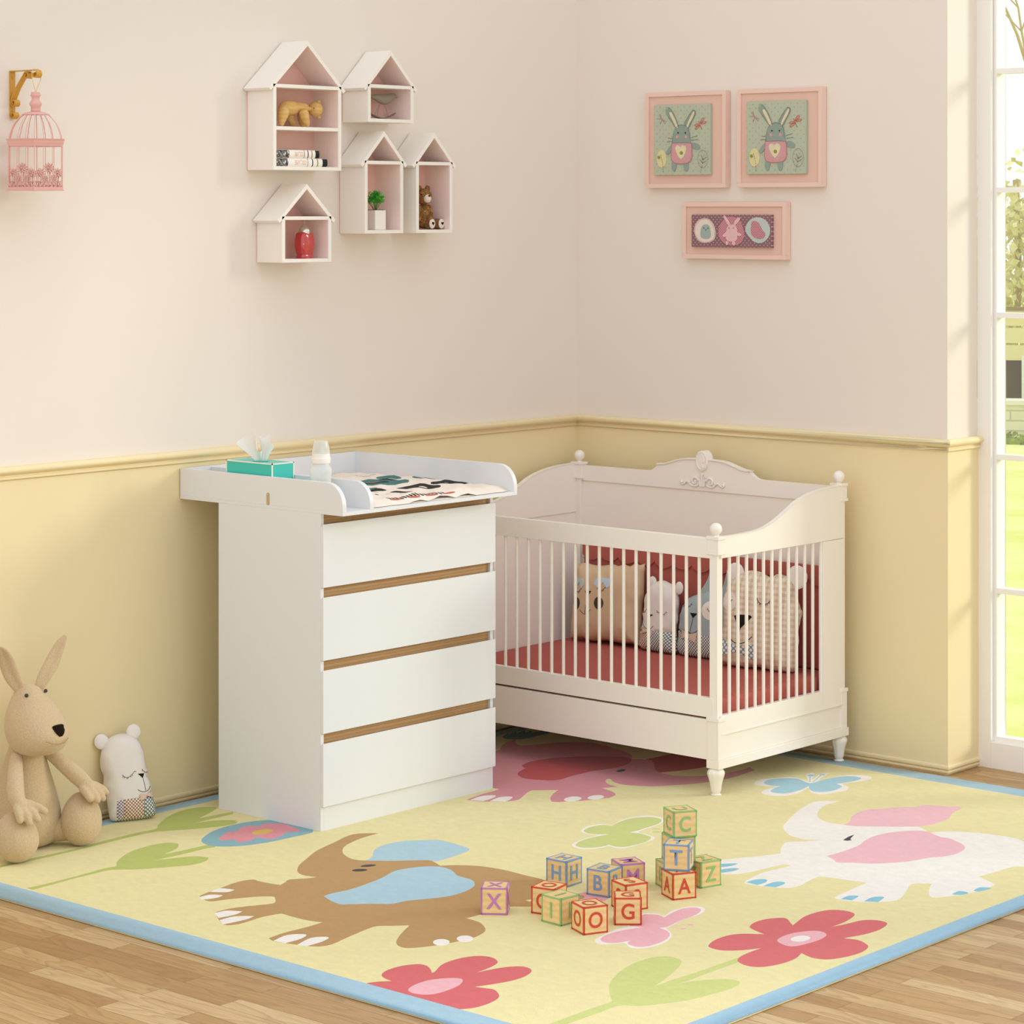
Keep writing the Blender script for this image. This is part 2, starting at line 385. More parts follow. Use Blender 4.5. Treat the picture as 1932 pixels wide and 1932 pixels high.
# ================================================================ garden beyond the glass
def lawn_mat():
    h = N('lawn_grass'); v = h.co('Object'); f = h.noise(v, 1.2, 6, .7); g = h.noise(v, 60, 4, .7)
    c = h.mix(h.ramp(f, [(.35, 0.0), (.65, 1.0)]), lin('dfe17c'), lin('f6f1ae')); c = h.mix(h.math('MULTIPLY', g, .4), c, lin('cdd060'))
    h.l(c, h.b.inputs['Base Color']); h.b.inputs['Roughness'].default_value = 1; h.b.inputs['Specular IOR Level'].default_value = 0; return h.m
b = MB(); b.box(-40, 40, .3, 60, -.4, -.15); o = b.build('lawn', lawn_mat()); struct(o)
random.seed(4)
G = lambda t, s=0: (1.72-.516*t+.878*s, .2+.878*t+.516*s)         # t metres beyond the glass along the view, s metres to the right
def gmat(T_, yaw=0): x, y = G(*T_); return Matrix.Translation((x, y, -.15)) @ Matrix.Rotation(math.atan2(.516, .878)+yaw, 4, 'Z')
# low stone wall, hedge strip and boarded fence across the end of the lawn
def foliage_mat(n, a, c):
    h = N(n); v = h.co('Object'); f = h.noise(v, 9, 5, .7); h.l(h.mix(h.ramp(f, [(.35, 0.0), (.65, 1.0)]), lin(a), lin(c)), h.b.inputs['Base Color']); h.b.inputs['Roughness'].default_value = 1; return h.m
def leaves(b, n, fx, size):
    vs = []; fs = []
    for i in range(n):
        p = Vector(fx()); q = Euler((random.random()*6, random.random()*6, random.random()*6)).to_matrix(); s_ = size*(.6+.8*random.random())
        k = len(vs); vs += [tuple(p+q @ Vector(w)*s_) for w in ((-.5, 0, 0), (0, -.3, .1), (.5, 0, 0), (0, .3, .1))]; fs.append((k, k+1, k+2, k+3))
    return b.add(vs, fs)
RZW = math.atan2(.516, .878)
def brick_mat():
    h = N('pale_stone'); v = h.co('Object', (1, 1, 1), (R_(90), 0, 0)); br = h.n('ShaderNodeTexBrick'); h.l(v, br.inputs[0])
    for k, q in (('Scale', 1), ('Brick Width', .3), ('Row Height', .09), ('Mortar Size', .008)): br.inputs[k].default_value = q
    br.inputs['Color1'].default_value = (*lin('e4e0b4'), 1); br.inputs['Color2'].default_value = (*lin('f3ecc9'), 1); br.inputs['Mortar'].default_value = (*lin('c9c79a'), 1)
    h.l(br.outputs[0], h.b.inputs['Base Color']); h.b.inputs['Roughness'].default_value = .9; return h.m
x, y = G(14.4); gw = thing('garden_wall', (x, y, -.15), 'low pale stone wall at the far edge of the lawn, seen through the window', 'wall', rot=(0, 0, RZW))
b = MB(); b.box(-7, 7, -.12, .12, 0, .32); b.build('stonework', brick_mat(), gw)
b = MB(); b.box(-7.05, 7.05, -.15, .15, .32, .36); b.build('coping', mat('coping_stone', 'efe9cf', .8), gw)
x, y = G(14.0); hd = thing('hedge', (x, y, -.15), 'clipped dark green hedge strip growing along the foot of the low stone wall', 'hedge', rot=(0, 0, RZW))
b = MB(); b.box(-6, 6, -.07, .07, 0, .05); b.build('branches', foliage_mat('hedge_green', '6b7a26', 'a9b548'), hd)
b = MB(); leaves(b, 3000, lambda: (random.uniform(-6, 6), random.uniform(-.11, .11), random.uniform(0, .09)), .05); b.build('leaves', bpy.data.materials['hedge_green'], hd, fix=False)
x, y = G(15.3); fe = thing('garden_fence', (x, y, -.15), 'raised boarded garden fence on white posts with dark gaps beneath, behind the stone wall', 'fence', rot=(0, 0, RZW))
for i in range(28): b = MB(); b.box(-6.9+i*.5, -6.82+i*.5, -.06, .06, 0, .70); b.build('post', mat('fence_paint', 'f4f0e0', .7), fe)
b = MB(); b.box(-7, 7, -.03, .03, .66, .80); b.box(-7, 7, -.03, .03, .82, .96); b.box(-7, 7, -.03, .03, .98, 1.12); b.build('board_panel', mat('fence_board', 'e9dca0', .8, .1, .1, 3), fe)
b = MB(); b.box(-7, 7, -.05, .05, 1.12, 1.155); b.build('top_rail', mat('fence_rail', '8f7a45', .8), fe)
b = MB(); b.box(-7, 7, .10, .14, 0, .66); b.build('gap_shade_sheet', mat('painted_gap_shade', '5b4520', .9), fe)  # painted dark sheet stands in for the shade between the posts
def tree(name, T_, label, h_, seed, leafn):
    random.seed(seed); x, y = G(*T_); t = thing(name, (x, y, -.15), label, 'tree', 'bare trees beyond the garden'); b = MB(); tips = []
    def br(p, d, L, r, lev):
        pts = [p]; q = p.copy(); dd = d.copy()
        for i in range(4): dd = (dd+Vector((random.uniform(-.14, .14), random.uniform(-.14, .14), random.uniform(-.02, .1)))).normalized(); q = q+dd*L/4; pts.append(q.copy())
        b.tube(pts, [r*(1-.5*i/4) for i in range(5)], 5)
        if lev == 0: tips.append(q.copy()); return
        for i in range(4 if lev > 1 else 3):
            s_ = pts[random.choice((2, 3, 4))]; a = random.uniform(0, 6.28); nd = (dd+Vector((math.cos(a), math.sin(a), .35))*.55).normalized(); br(s_.copy(), nd, L*.62, r*.48, lev-1)
    br(Vector((0, 0, 0)), Vector((0, 0, 1)), h_*.5, .09, 4); b.build('branches', mat('bark', 'c4ae78', .9, .1, .2, 20), t, smooth=60)
    if leafn:
        b = MB(); leaves(b, leafn, lambda: tuple(random.choice(tips)+Vector((random.gauss(0, .15), random.gauss(0, .15), random.gauss(0, .15)))), .09); b.build('leaves', foliage_mat('spring_leaf', 'd6cd78', 'f3ecb8'), t, fix=False)
tree('tree', (17.5, -.35), 'slender bare tree with pale twigs nearest the window edge', 7.5, 3, 300)
tree('tree', (26, .6), 'bare tree standing behind the yellow-green shrubs', 8.5, 8, 300)
tree('tree', (28, 8), 'bare tree furthest to the right beyond the garden fence', 8.5, 12, 300)
x, y = G(21.0); bs = thing('bush', (x, y, -.15), 'yellow-green bushy shrubs rising behind the boarded garden fence', 'bush')
b = MB(); 
for i in range(7): b.tube([(-3+i, 0, 0), (-3+i+.1, 0, 1.2), (-3+i, .1, 2.4)], .04, 5)
b.build('branches', MATS['bark'], bs)
b = MB(); leaves(b, 9000, lambda: (random.gauss(0, 2.4), random.gauss(0, .7), random.uniform(.2, 2.0)+abs(random.gauss(0, .35))), .13); b.build('leaves', bpy.data.materials['spring_leaf'], bs, fix=False)

# ================================================================ rug
RUG=[
('pink_tuft',[(1.706,-2.043),(1.703,-1.994),(1.727,-1.965),(1.778,-1.981),(1.801,-2.033),(1.785,-2.069)]),
('brown',[(1.651,-2.173),(1.69,-2.08),(1.717,-2.026),(1.742,-2.056),(1.729,-2.126),(1.686,-2.207)]),
('brown',[(0.798,-1.886,1),(0.749,-1.947),(0.78,-2.061),(0.81,-2.159),(0.86,-2.253),(0.899,-2.319),(0.941,-2.365),(0.977,-2.383),(1.006,-2.381),(1.029,-2.373,1),(1.017,-2.404),(0.991,-2.443),(1.003,-2.472),(1.015,-2.501,1),(0.979,-2.509),(0.939,-2.513),(0.914,-2.511),(0.902,-2.537),(0.903,-2.584),(0.915,-2.644),(0.922,-2.692),(0.932,-2.729,1),(0.965,-2.746),(0.998,-2.747),(1.012,-2.712),(1.033,-2.671),(1.056,-2.631),(1.086,-2.601),(1.11,-2.611),(1.14,-2.644),(1.128,-2.677),(1.107,-2.718),(1.09,-2.763),(1.088,-2.809,1),(1.13,-2.843),(1.193,-2.88,1),(1.214,-2.872),(1.223,-2.833),(1.218,-2.766),(1.225,-2.724),(1.232,-2.703,1),(1.286,-2.706),(1.338,-2.703),(1.376,-2.691,1),(1.377,-2.753),(1.372,-2.827),(1.379,-2.889,1),(1.412,-2.9),(1.444,-2.892),(1.505,-2.872),(1.533,-2.853),(1.542,-2.819),(1.53,-2.763),(1.511,-2.663),(1.511,-2.621),(1.541,-2.59),(1.569,-2.559,1),(1.601,-2.62),(1.628,-2.664),(1.66,-2.704),(1.694,-2.72),(1.718,-2.709),(1.739,-2.674),(1.761,-2.615),(1.773,-2.544),(1.767,-2.495),(1.747,-2.457),(1.7,-2.421),(1.664,-2.411),(1.635,-2.41,1),(1.639,-2.361),(1.637,-2.298),(1.647,-2.246),(1.678,-2.219),(1.687,-2.202),(1.657,-2.176),(1.633,-2.167,1),(1.648,-2.139),(1.659,-2.106),(1.641,-2.061),(1.593,-2.01),(1.528,-1.972),(1.459,-1.968),(1.372,-1.963),(1.298,-1.975),(1.241,-2.007),(1.203,-2.049,1),(1.163,-2.03),(1.131,-2.028),(1.064,-2.097),(0.998,-2.15),(0.974,-2.16),(0.947,-2.159),(0.896,-2.135),(0.857,-2.099),(0.828,-2.054),(0.803,-1.968)]),
('blue',[(0.998,-2.15,1),(0.987,-2.109),(0.941,-2.055),(0.919,-2.012),(0.911,-1.966),(0.919,-1.914),(0.947,-1.871),(0.989,-1.83),(1.033,-1.828),(1.082,-1.833),(1.129,-1.845),(1.146,-1.865),(1.157,-1.916),(1.163,-1.979),(1.161,-2.024,1),(1.131,-2.028),(1.064,-2.097)]),
('blue',[(1.189,-2.503,1),(1.186,-2.467),(1.194,-2.406),(1.187,-2.334),(1.173,-2.258),(1.148,-2.183),(1.151,-2.142),(1.169,-2.096),(1.194,-2.067),(1.226,-2.056),(1.265,-2.066),(1.314,-2.096),(1.345,-2.101),(1.377,-2.105),(1.412,-2.13),(1.435,-2.164),(1.449,-2.215),(1.448,-2.277),(1.422,-2.338),(1.395,-2.387),(1.385,-2.438),(1.345,-2.473),(1.303,-2.515),(1.283,-2.533),(1.235,-2.523)]),
('black',[(1.08,-2.221),(1.083,-2.234),(1.076,-2.249),(1.063,-2.258),(1.051,-2.255),(1.048,-2.243),(1.055,-2.228),(1.069,-2.219)]),
('black',[(1.061,-2.166),(1.063,-2.178),(1.057,-2.194),(1.045,-2.206),(1.035,-2.205),(1.033,-2.193),(1.039,-2.177),(1.051,-2.166)]),
('cream',[(0.922,-2.681,1),(0.913,-2.638),(0.956,-2.62,1),(0.959,-2.652)]),
('cream',[(0.941,-2.737,1),(0.944,-2.699),(0.975,-2.681,1),(0.982,-2.709),(0.967,-2.748)]),
('cream',[(1.093,-2.818,1),(1.1,-2.78),(1.137,-2.758,1),(1.146,-2.794),(1.137,-2.845,1)]),
('cream',[(1.155,-2.857,1),(1.158,-2.805),(1.195,-2.769,1),(1.203,-2.808),(1.193,-2.88,1)]),
('cream',[(1.406,-2.899,1),(1.393,-2.836),(1.426,-2.8),(1.445,-2.838),(1.444,-2.892,1)]),
('cream',[(1.478,-2.882,1),(1.459,-2.812),(1.488,-2.779),(1.505,-2.818),(1.505,-2.872,1)]),
('cream',[(1.756,-2.606),(1.764,-2.619),(1.766,-2.632),(1.761,-2.642),(1.75,-2.646),(1.737,-2.643),(1.724,-2.634),(1.716,-2.621),(1.714,-2.608),(1.72,-2.598),(1.73,-2.593),(1.744,-2.596)]),
('cream',[(1.78,-2.541),(1.788,-2.555),(1.79,-2.568),(1.785,-2.578),(1.774,-2.582),(1.761,-2.579),(1.748,-2.57),(1.74,-2.557),(1.738,-2.543),(1.744,-2.533),(1.754,-2.529),(1.768,-2.532)]),
('leaf',[(0.509,-2.992,1),(0.512,-2.927),(0.51,-2.816),(0.502,-2.709),(0.508,-2.67),(0.479,-2.645),(0.444,-2.6),(0.408,-2.528),(0.394,-2.452),(0.403,-2.396),(0.43,-2.376),(0.452,-2.383),(0.485,-2.425),(0.506,-2.49,1),(0.512,-2.427),(0.516,-2.344),(0.528,-2.307,1),(0.555,-2.331,1),(0.546,-2.371),(0.547,-2.457),(0.538,-2.559,1),(0.55,-2.523),(0.586,-2.449),(0.625,-2.429),(0.641,-2.435),(0.66,-2.469),(0.66,-2.519),(0.639,-2.559),(0.608,-2.615),(0.57,-2.665),(0.53,-2.708),(0.526,-2.769),(0.527,-2.849),(0.533,-2.932),(0.536,-2.992,1)]),
('leaf',[(0.251,-2.987,1),(0.252,-2.887),(0.249,-2.822),(0.256,-2.732),(0.256,-2.609),(0.246,-2.475),(0.244,-2.367),(0.249,-2.297),(0.216,-2.26),(0.159,-2.175),(0.126,-2.087),(0.131,-2.023),(0.16,-1.987),(0.178,-1.986),(0.203,-2.022),(0.244,-2.118,1),(0.25,-2.047),(0.256,-1.985,1),(0.282,-2.009,1),(0.28,-2.096),(0.281,-2.179,1),(0.295,-2.12),(0.334,-2.067),(0.365,-2.068),(0.381,-2.1),(0.37,-2.155),(0.332,-2.229),(0.29,-2.298),(0.276,-2.32),(0.27,-2.389),(0.272,-2.497),(0.277,-2.626),(0.276,-2.748),(0.274,-2.826),(0.27,-2.901),(0.269,-3.001,1)]),
('teal',[(0.461,-2.302),(0.42,-2.242),(0.391,-2.166),(0.387,-2.09),(0.403,-2.022),(0.448,-1.972),(0.52,-1.956),(0.592,-1.969),(0.635,-2.006),(0.642,-2.032),(0.637,-2.105),(0.629,-2.188),(0.608,-2.257),(0.576,-2.303),(0.539,-2.327),(0.502,-2.324)]),
('pinkflower',[(0.458,-2.209),(0.442,-2.176),(0.459,-2.152),(0.436,-2.126),(0.43,-2.084),(0.46,-2.066),(0.447,-2.04),(0.46,-2.02),(0.498,-1.995),(0.597,-2.021),(0.582,-2.053),(0.585,-2.078),(0.6,-2.102),(0.607,-2.141),(0.593,-2.163),(0.558,-2.166),(0.571,-2.201),(0.571,-2.236),(0.553,-2.243),(0.528,-2.229),(0.512,-2.258),(0.488,-2.256)]),
('yolk',[(0.53,-2.074),(0.539,-2.088),(0.543,-2.107),(0.54,-2.126),(0.533,-2.14),(0.521,-2.146),(0.51,-2.141),(0.5,-2.128),(0.496,-2.109),(0.498,-2.09),(0.506,-2.075),(0.518,-2.07)]),
('red',[(1.843,-3.007,1),(1.856,-2.974),(1.879,-2.948,1),(1.846,-2.941),(1.823,-2.925),(1.808,-2.894),(1.807,-2.846),(1.824,-2.805),(1.85,-2.795),(1.881,-2.811),(1.906,-2.833,1),(1.903,-2.817),(1.877,-2.765),(1.871,-2.713),(1.88,-2.67),(1.9,-2.642),(1.931,-2.635),(1.966,-2.654),(1.98,-2.686),(1.986,-2.725),(1.987,-2.757,1),(1.996,-2.716),(2.01,-2.675),(2.035,-2.644),(2.064,-2.644),(2.085,-2.663),(2.098,-2.7),(2.099,-2.742),(2.087,-2.789),(2.064,-2.848,1),(2.094,-2.837),(2.116,-2.834),(2.151,-2.857),(2.17,-2.886),(2.178,-2.931),(2.173,-2.975),(2.15,-3.012,1),(2.111,-3.069,1),(1.962,-3.064,1)]),
('petalpink',[(1.959,-2.973),(1.944,-2.939),(1.941,-2.888),(1.958,-2.848),(1.983,-2.823),(2.004,-2.826),(2.025,-2.861),(2.033,-2.908),(2.03,-2.952),(2.015,-2.974),(1.987,-2.984)]),
('cream',[(2.029,-2.349),(2.017,-2.319),(2.001,-2.223),(2.02,-2.172),(2.001,-2.181),(1.963,-2.115),(1.961,-2.057),(1.987,-2.037),(2.017,-2.042),(2.001,-1.988),(2.009,-1.926),(2.037,-1.904),(2.064,-1.925),(2.078,-1.963),(2.079,-2.041),(2.092,-2.115),(2.095,-2.133),(2.141,-2.168),(2.17,-2.224),(2.175,-2.28),(2.162,-2.322),(2.136,-2.335),(2.1,-2.313),(2.088,-2.33),(2.06,-2.362)]),
('petalpink',[(2.028,-2.323),(2.016,-2.286),(2.019,-2.235),(2.033,-2.188),(2.043,-2.169,1),(2.007,-2.179,1),(1.979,-2.13),(1.966,-2.072),(1.978,-2.055),(2.001,-2.046),(2.026,-2.053,1),(2.017,-2.018),(2.008,-1.959),(2.025,-1.923),(2.049,-1.924),(2.066,-1.952),(2.076,-1.994),(2.078,-2.05),(2.089,-2.125,1),(2.077,-2.142,1),(2.114,-2.152),(2.143,-2.18),(2.16,-2.22),(2.166,-2.269),(2.154,-2.312),(2.13,-2.319),(2.105,-2.308),(2.097,-2.282,1),(2.089,-2.312),(2.072,-2.337),(2.05,-2.341)]),
('petalpink',[(2.129,-2.059),(2.13,-2.064),(2.126,-2.069),(2.121,-2.072),(2.116,-2.07),(2.115,-2.065),(2.119,-2.059),(2.124,-2.057)]),
('petalpink',[(2.136,-2.102),(2.137,-2.107),(2.134,-2.113),(2.129,-2.115),(2.124,-2.113),(2.123,-2.108),(2.127,-2.103),(2.132,-2.1)]),
('petalpink',[(2.09,-2.121,1),(2.102,-2.095,1),(2.117,-2.066,1),(2.119,-2.069,1),(2.105,-2.098,1)]),
('petalpink',[(2.092,-2.124,1),(2.115,-2.111,1),(2.127,-2.108,1),(2.129,-2.11,1),(2.115,-2.116,1)]),
('leaf2',[(2.388,-3.003,1),(2.386,-2.88),(2.385,-2.798),(2.387,-2.722),(2.371,-2.701),(2.32,-2.647),(2.284,-2.595),(2.248,-2.517),(2.23,-2.439),(2.231,-2.374),(2.253,-2.335),(2.286,-2.332),(2.312,-2.348),(2.339,-2.4),(2.366,-2.475),(2.389,-2.557,1),(2.388,-2.486),(2.395,-2.362),(2.396,-2.216,1),(2.422,-2.251,1),(2.42,-2.372),(2.422,-2.45),(2.419,-2.498,1),(2.434,-2.457),(2.465,-2.409),(2.497,-2.385),(2.527,-2.393),(2.539,-2.442),(2.531,-2.52),(2.518,-2.589),(2.488,-2.656),(2.458,-2.702),(2.422,-2.733),(2.42,-2.8),(2.419,-2.879),(2.418,-2.977,1)]),
('red2',[(2.275,-2.188),(2.258,-2.142),(2.256,-2.083),(2.274,-2.044),(2.301,-2.023),(2.321,-2.008,1),(2.279,-1.994),(2.251,-1.977),(2.236,-1.934),(2.239,-1.889),(2.258,-1.855),(2.276,-1.846),(2.311,-1.875),(2.328,-1.889,1),(2.314,-1.844),(2.302,-1.797),(2.302,-1.74),(2.318,-1.696),(2.352,-1.678),(2.386,-1.687),(2.403,-1.723),(2.413,-1.778),(2.414,-1.831,1),(2.426,-1.788),(2.438,-1.728),(2.463,-1.703),(2.493,-1.701),(2.511,-1.72),(2.523,-1.773),(2.518,-1.838),(2.497,-1.902,1),(2.534,-1.892),(2.566,-1.905),(2.591,-1.929),(2.604,-1.977),(2.599,-2.033),(2.578,-2.086),(2.546,-2.102),(2.519,-2.097),(2.494,-2.086,1),(2.51,-2.137),(2.51,-2.194),(2.495,-2.243),(2.47,-2.265),(2.439,-2.264),(2.409,-2.245),(2.394,-2.207),(2.39,-2.165),(2.39,-2.117,1),(2.372,-2.155),(2.345,-2.188),(2.318,-2.203),(2.291,-2.2)]),
('petalpink',[(2.381,-2.035),(2.369,-1.991),(2.372,-1.947),(2.392,-1.905),(2.415,-1.888),(2.445,-1.903),(2.458,-1.946),(2.457,-1.994),(2.447,-2.043),(2.426,-2.057)]),
('cream',[(2.43,-1.956),(2.436,-1.97),(2.436,-1.986),(2.431,-2.001),(2.422,-2.01),(2.411,-2.01),(2.401,-2.003),(2.395,-1.989),(2.394,-1.973),(2.4,-1.958),(2.409,-1.949),(2.42,-1.949)]),
('cream',[(1.605,-0.604,1),(1.566,-0.632),(1.549,-0.668),(1.561,-0.734),(1.59,-0.829),(1.638,-0.943),(1.67,-1.009),(1.718,-1.061),(1.767,-1.091),(1.816,-1.093),(1.855,-1.068,1),(1.825,-1.117),(1.793,-1.15),(1.796,-1.183),(1.821,-1.232),(1.856,-1.284,1),(1.828,-1.348),(1.795,-1.412),(1.77,-1.459),(1.762,-1.5),(1.795,-1.555),(1.834,-1.586),(1.873,-1.585),(1.903,-1.558),(1.92,-1.502),(1.931,-1.41),(1.94,-1.38),(1.96,-1.379,1),(1.957,-1.42),(1.947,-1.487),(1.953,-1.547),(1.971,-1.619),(1.999,-1.626),(2.06,-1.612),(2.1,-1.584),(2.109,-1.544),(2.097,-1.484),(2.091,-1.422,1),(2.141,-1.413),(2.232,-1.394,1),(2.237,-1.456),(2.246,-1.54),(2.254,-1.587),(2.282,-1.593),(2.34,-1.572),(2.383,-1.529),(2.396,-1.485),(2.366,-1.404),(2.336,-1.336),(2.338,-1.311,1),(2.374,-1.283,1),(2.404,-1.345),(2.44,-1.398),(2.464,-1.399),(2.496,-1.335),(2.516,-1.26),(2.513,-1.175,1),(2.485,-1.156),(2.431,-1.129,1),(2.44,-1.053),(2.447,-0.969),(2.469,-0.943),(2.5,-0.9),(2.469,-0.817),(2.409,-0.741),(2.32,-0.687),(2.279,-0.665),(2.227,-0.668),(2.164,-0.68),(2.108,-0.705),(2.061,-0.746),(2.048,-0.783,1),(2.02,-0.756),(1.982,-0.736),(1.967,-0.741),(1.907,-0.791),(1.837,-0.853),(1.794,-0.862),(1.752,-0.871),(1.704,-0.855),(1.657,-0.809),(1.621,-0.742),(1.602,-0.678)]),
('rose',[(1.793,-0.863,1),(1.786,-0.821),(1.756,-0.767),(1.736,-0.702),(1.737,-0.646),(1.765,-0.602),(1.79,-0.553),(1.831,-0.516),(1.832,-0.482),(1.852,-0.46),(1.893,-0.447),(1.929,-0.421),(1.949,-0.431,1),(1.963,-0.511),(1.988,-0.571),(1.997,-0.626),(1.992,-0.693),(1.967,-0.741),(1.885,-0.814),(1.823,-0.86)]),
('rose',[(1.975,-1.218,1),(1.979,-1.161),(1.975,-1.058),(1.954,-0.985),(1.945,-0.916),(1.96,-0.843),(1.996,-0.786),(2.033,-0.77),(2.098,-0.799),(2.129,-0.797),(2.165,-0.815),(2.213,-0.848),(2.237,-0.892),(2.245,-0.95),(2.235,-0.995),(2.21,-1.038),(2.195,-1.098),(2.164,-1.157),(2.125,-1.204),(2.075,-1.235),(2.042,-1.26),(2.01,-1.238)]),
('black',[(1.902,-1.027,1),(1.891,-0.982),(1.889,-0.947,1),(1.91,-1.001,1),(1.922,-1.01,1),(1.916,-1.025)]),
('toe',[(1.796,-1.504),(1.826,-1.464),(1.834,-1.47),(1.833,-1.501),(1.815,-1.529)]),
('toe',[(1.837,-1.559),(1.848,-1.52),(1.869,-1.506),(1.874,-1.535),(1.856,-1.584)]),
('toe',[(1.975,-1.615,1),(1.976,-1.574),(1.998,-1.552),(2.016,-1.579),(2.016,-1.619,1)]),
('toe',[(2.035,-1.618,1),(2.031,-1.566),(2.048,-1.543),(2.065,-1.556),(2.069,-1.604,1)]),
('toe',[(2.275,-1.588,1),(2.272,-1.546),(2.294,-1.528),(2.305,-1.58,1)]),
('toe',[(2.336,-1.567,1),(2.329,-1.513),(2.353,-1.492),(2.369,-1.546,1)]),
('toe',[(2.478,-1.344),(2.474,-1.3),(2.502,-1.298),(2.501,-1.327)]),
('toe',[(2.502,-1.27),(2.496,-1.227),(2.525,-1.216),(2.518,-1.265)]),
('cream',[(1.248,-0.58),(1.227,-0.521),(1.251,-0.46),(1.29,-0.416),(1.354,-0.431),(1.364,-0.433),(1.298,-0.358),(1.292,-0.329),(1.306,-0.317),(1.358,-0.405),(1.329,-0.319),(1.34,-0.276),(1.351,-0.312),(1.381,-0.407),(1.386,-0.337),(1.406,-0.27),(1.449,-0.236),(1.488,-0.246),(1.497,-0.294),(1.482,-0.351),(1.465,-0.389),(1.508,-0.415),(1.53,-0.46),(1.524,-0.508),(1.508,-0.565),(1.463,-0.562),(1.418,-0.516),(1.44,-0.604),(1.421,-0.668),(1.379,-0.689),(1.347,-0.675),(1.327,-0.629),(1.33,-0.572),(1.28,-0.594)]),
('teal2',[(1.267,-0.552),(1.252,-0.499),(1.277,-0.448),(1.316,-0.427),(1.368,-0.452),(1.387,-0.446),(1.386,-0.37),(1.403,-0.299),(1.441,-0.27),(1.47,-0.284),(1.473,-0.337),(1.454,-0.405,1),(1.489,-0.425),(1.502,-0.475),(1.493,-0.525),(1.464,-0.546),(1.431,-0.526),(1.402,-0.487,1),(1.418,-0.559),(1.411,-0.623),(1.384,-0.647),(1.355,-0.636),(1.337,-0.588),(1.335,-0.553,1),(1.306,-0.568)]),
('teal2',[(1.326,-0.347),(1.329,-0.357),(1.325,-0.366),(1.317,-0.367),(1.309,-0.362),(1.306,-0.352),(1.31,-0.343),(1.318,-0.341)]),
('teal2',[(1.347,-0.313),(1.349,-0.321),(1.345,-0.328),(1.338,-0.33),(1.331,-0.326),(1.33,-0.318),(1.333,-0.311),(1.341,-0.309)]),
('teal2',[(1.37,-0.439,1),(1.318,-0.363,1),(1.32,-0.361,1),(1.373,-0.437,1)]),
('teal2',[(1.379,-0.435,1),(1.337,-0.326,1),(1.34,-0.323,1),(1.382,-0.433,1)]),
('cream',[(1.242,-1.464),(1.222,-1.426),(1.216,-1.379),(1.232,-1.346),(1.262,-1.334),(1.245,-1.282),(1.241,-1.223),(1.26,-1.177),(1.288,-1.157),(1.329,-1.169),(1.353,-1.197),(1.367,-1.242),(1.371,-1.304),(1.379,-1.354),(1.415,-1.359),(1.458,-1.376),(1.474,-1.407),(1.475,-1.474),(1.475,-1.531),(1.453,-1.551),(1.422,-1.547),(1.419,-1.576),(1.403,-1.612),(1.378,-1.63),(1.337,-1.617),(1.32,-1.587),(1.311,-1.533),(1.312,-1.477),(1.315,-1.46),(1.286,-1.477)]),
('leaf2',[(1.25,-1.457),(1.233,-1.426),(1.229,-1.387),(1.239,-1.357),(1.266,-1.342,1),(1.254,-1.293),(1.249,-1.24),(1.265,-1.198),(1.291,-1.173),(1.323,-1.175),(1.343,-1.195),(1.36,-1.238),(1.362,-1.293),(1.365,-1.337),(1.363,-1.377,1),(1.392,-1.365),(1.423,-1.37),(1.45,-1.382),(1.47,-1.428),(1.471,-1.482),(1.463,-1.524),(1.444,-1.539),(1.422,-1.538),(1.411,-1.536,1),(1.411,-1.566),(1.397,-1.598),(1.374,-1.616),(1.346,-1.61),(1.327,-1.582),(1.317,-1.54),(1.318,-1.49),(1.33,-1.431,1),(1.31,-1.453),(1.285,-1.468)]),
('leaf2',[(1.404,-1.28),(1.405,-1.287),(1.4,-1.295),(1.392,-1.299),(1.385,-1.296),(1.384,-1.289),(1.389,-1.281),(1.398,-1.277)]),
('leaf2',[(1.43,-1.308),(1.431,-1.316),(1.426,-1.325),(1.417,-1.329),(1.41,-1.326),(1.408,-1.318),(1.414,-1.309),(1.423,-1.305)]),
('bluetuft',[(0.117,-0.558,1),(0.102,-0.523),(0.086,-0.488),(0.108,-0.508,1),(0.098,-0.461),(0.123,-0.485,1),(0.104,-0.422),(0.132,-0.447,1),(0.124,-0.405),(0.153,-0.433,1),(0.152,-0.4),(0.156,-0.377),(0.16,-0.363,1),(0.198,-0.389),(0.205,-0.461),(0.205,-0.529),(0.182,-0.569),(0.15,-0.578)]),
('red3',[(0.745,-0.52,1),(0.751,-0.452),(0.757,-0.375),(0.773,-0.306),(0.828,-0.277),(0.908,-0.343),(0.961,-0.428),(0.972,-0.478),(0.963,-0.529),(0.946,-0.58),(0.909,-0.653,1),(0.867,-0.623),(0.811,-0.56),(0.768,-0.523)]),
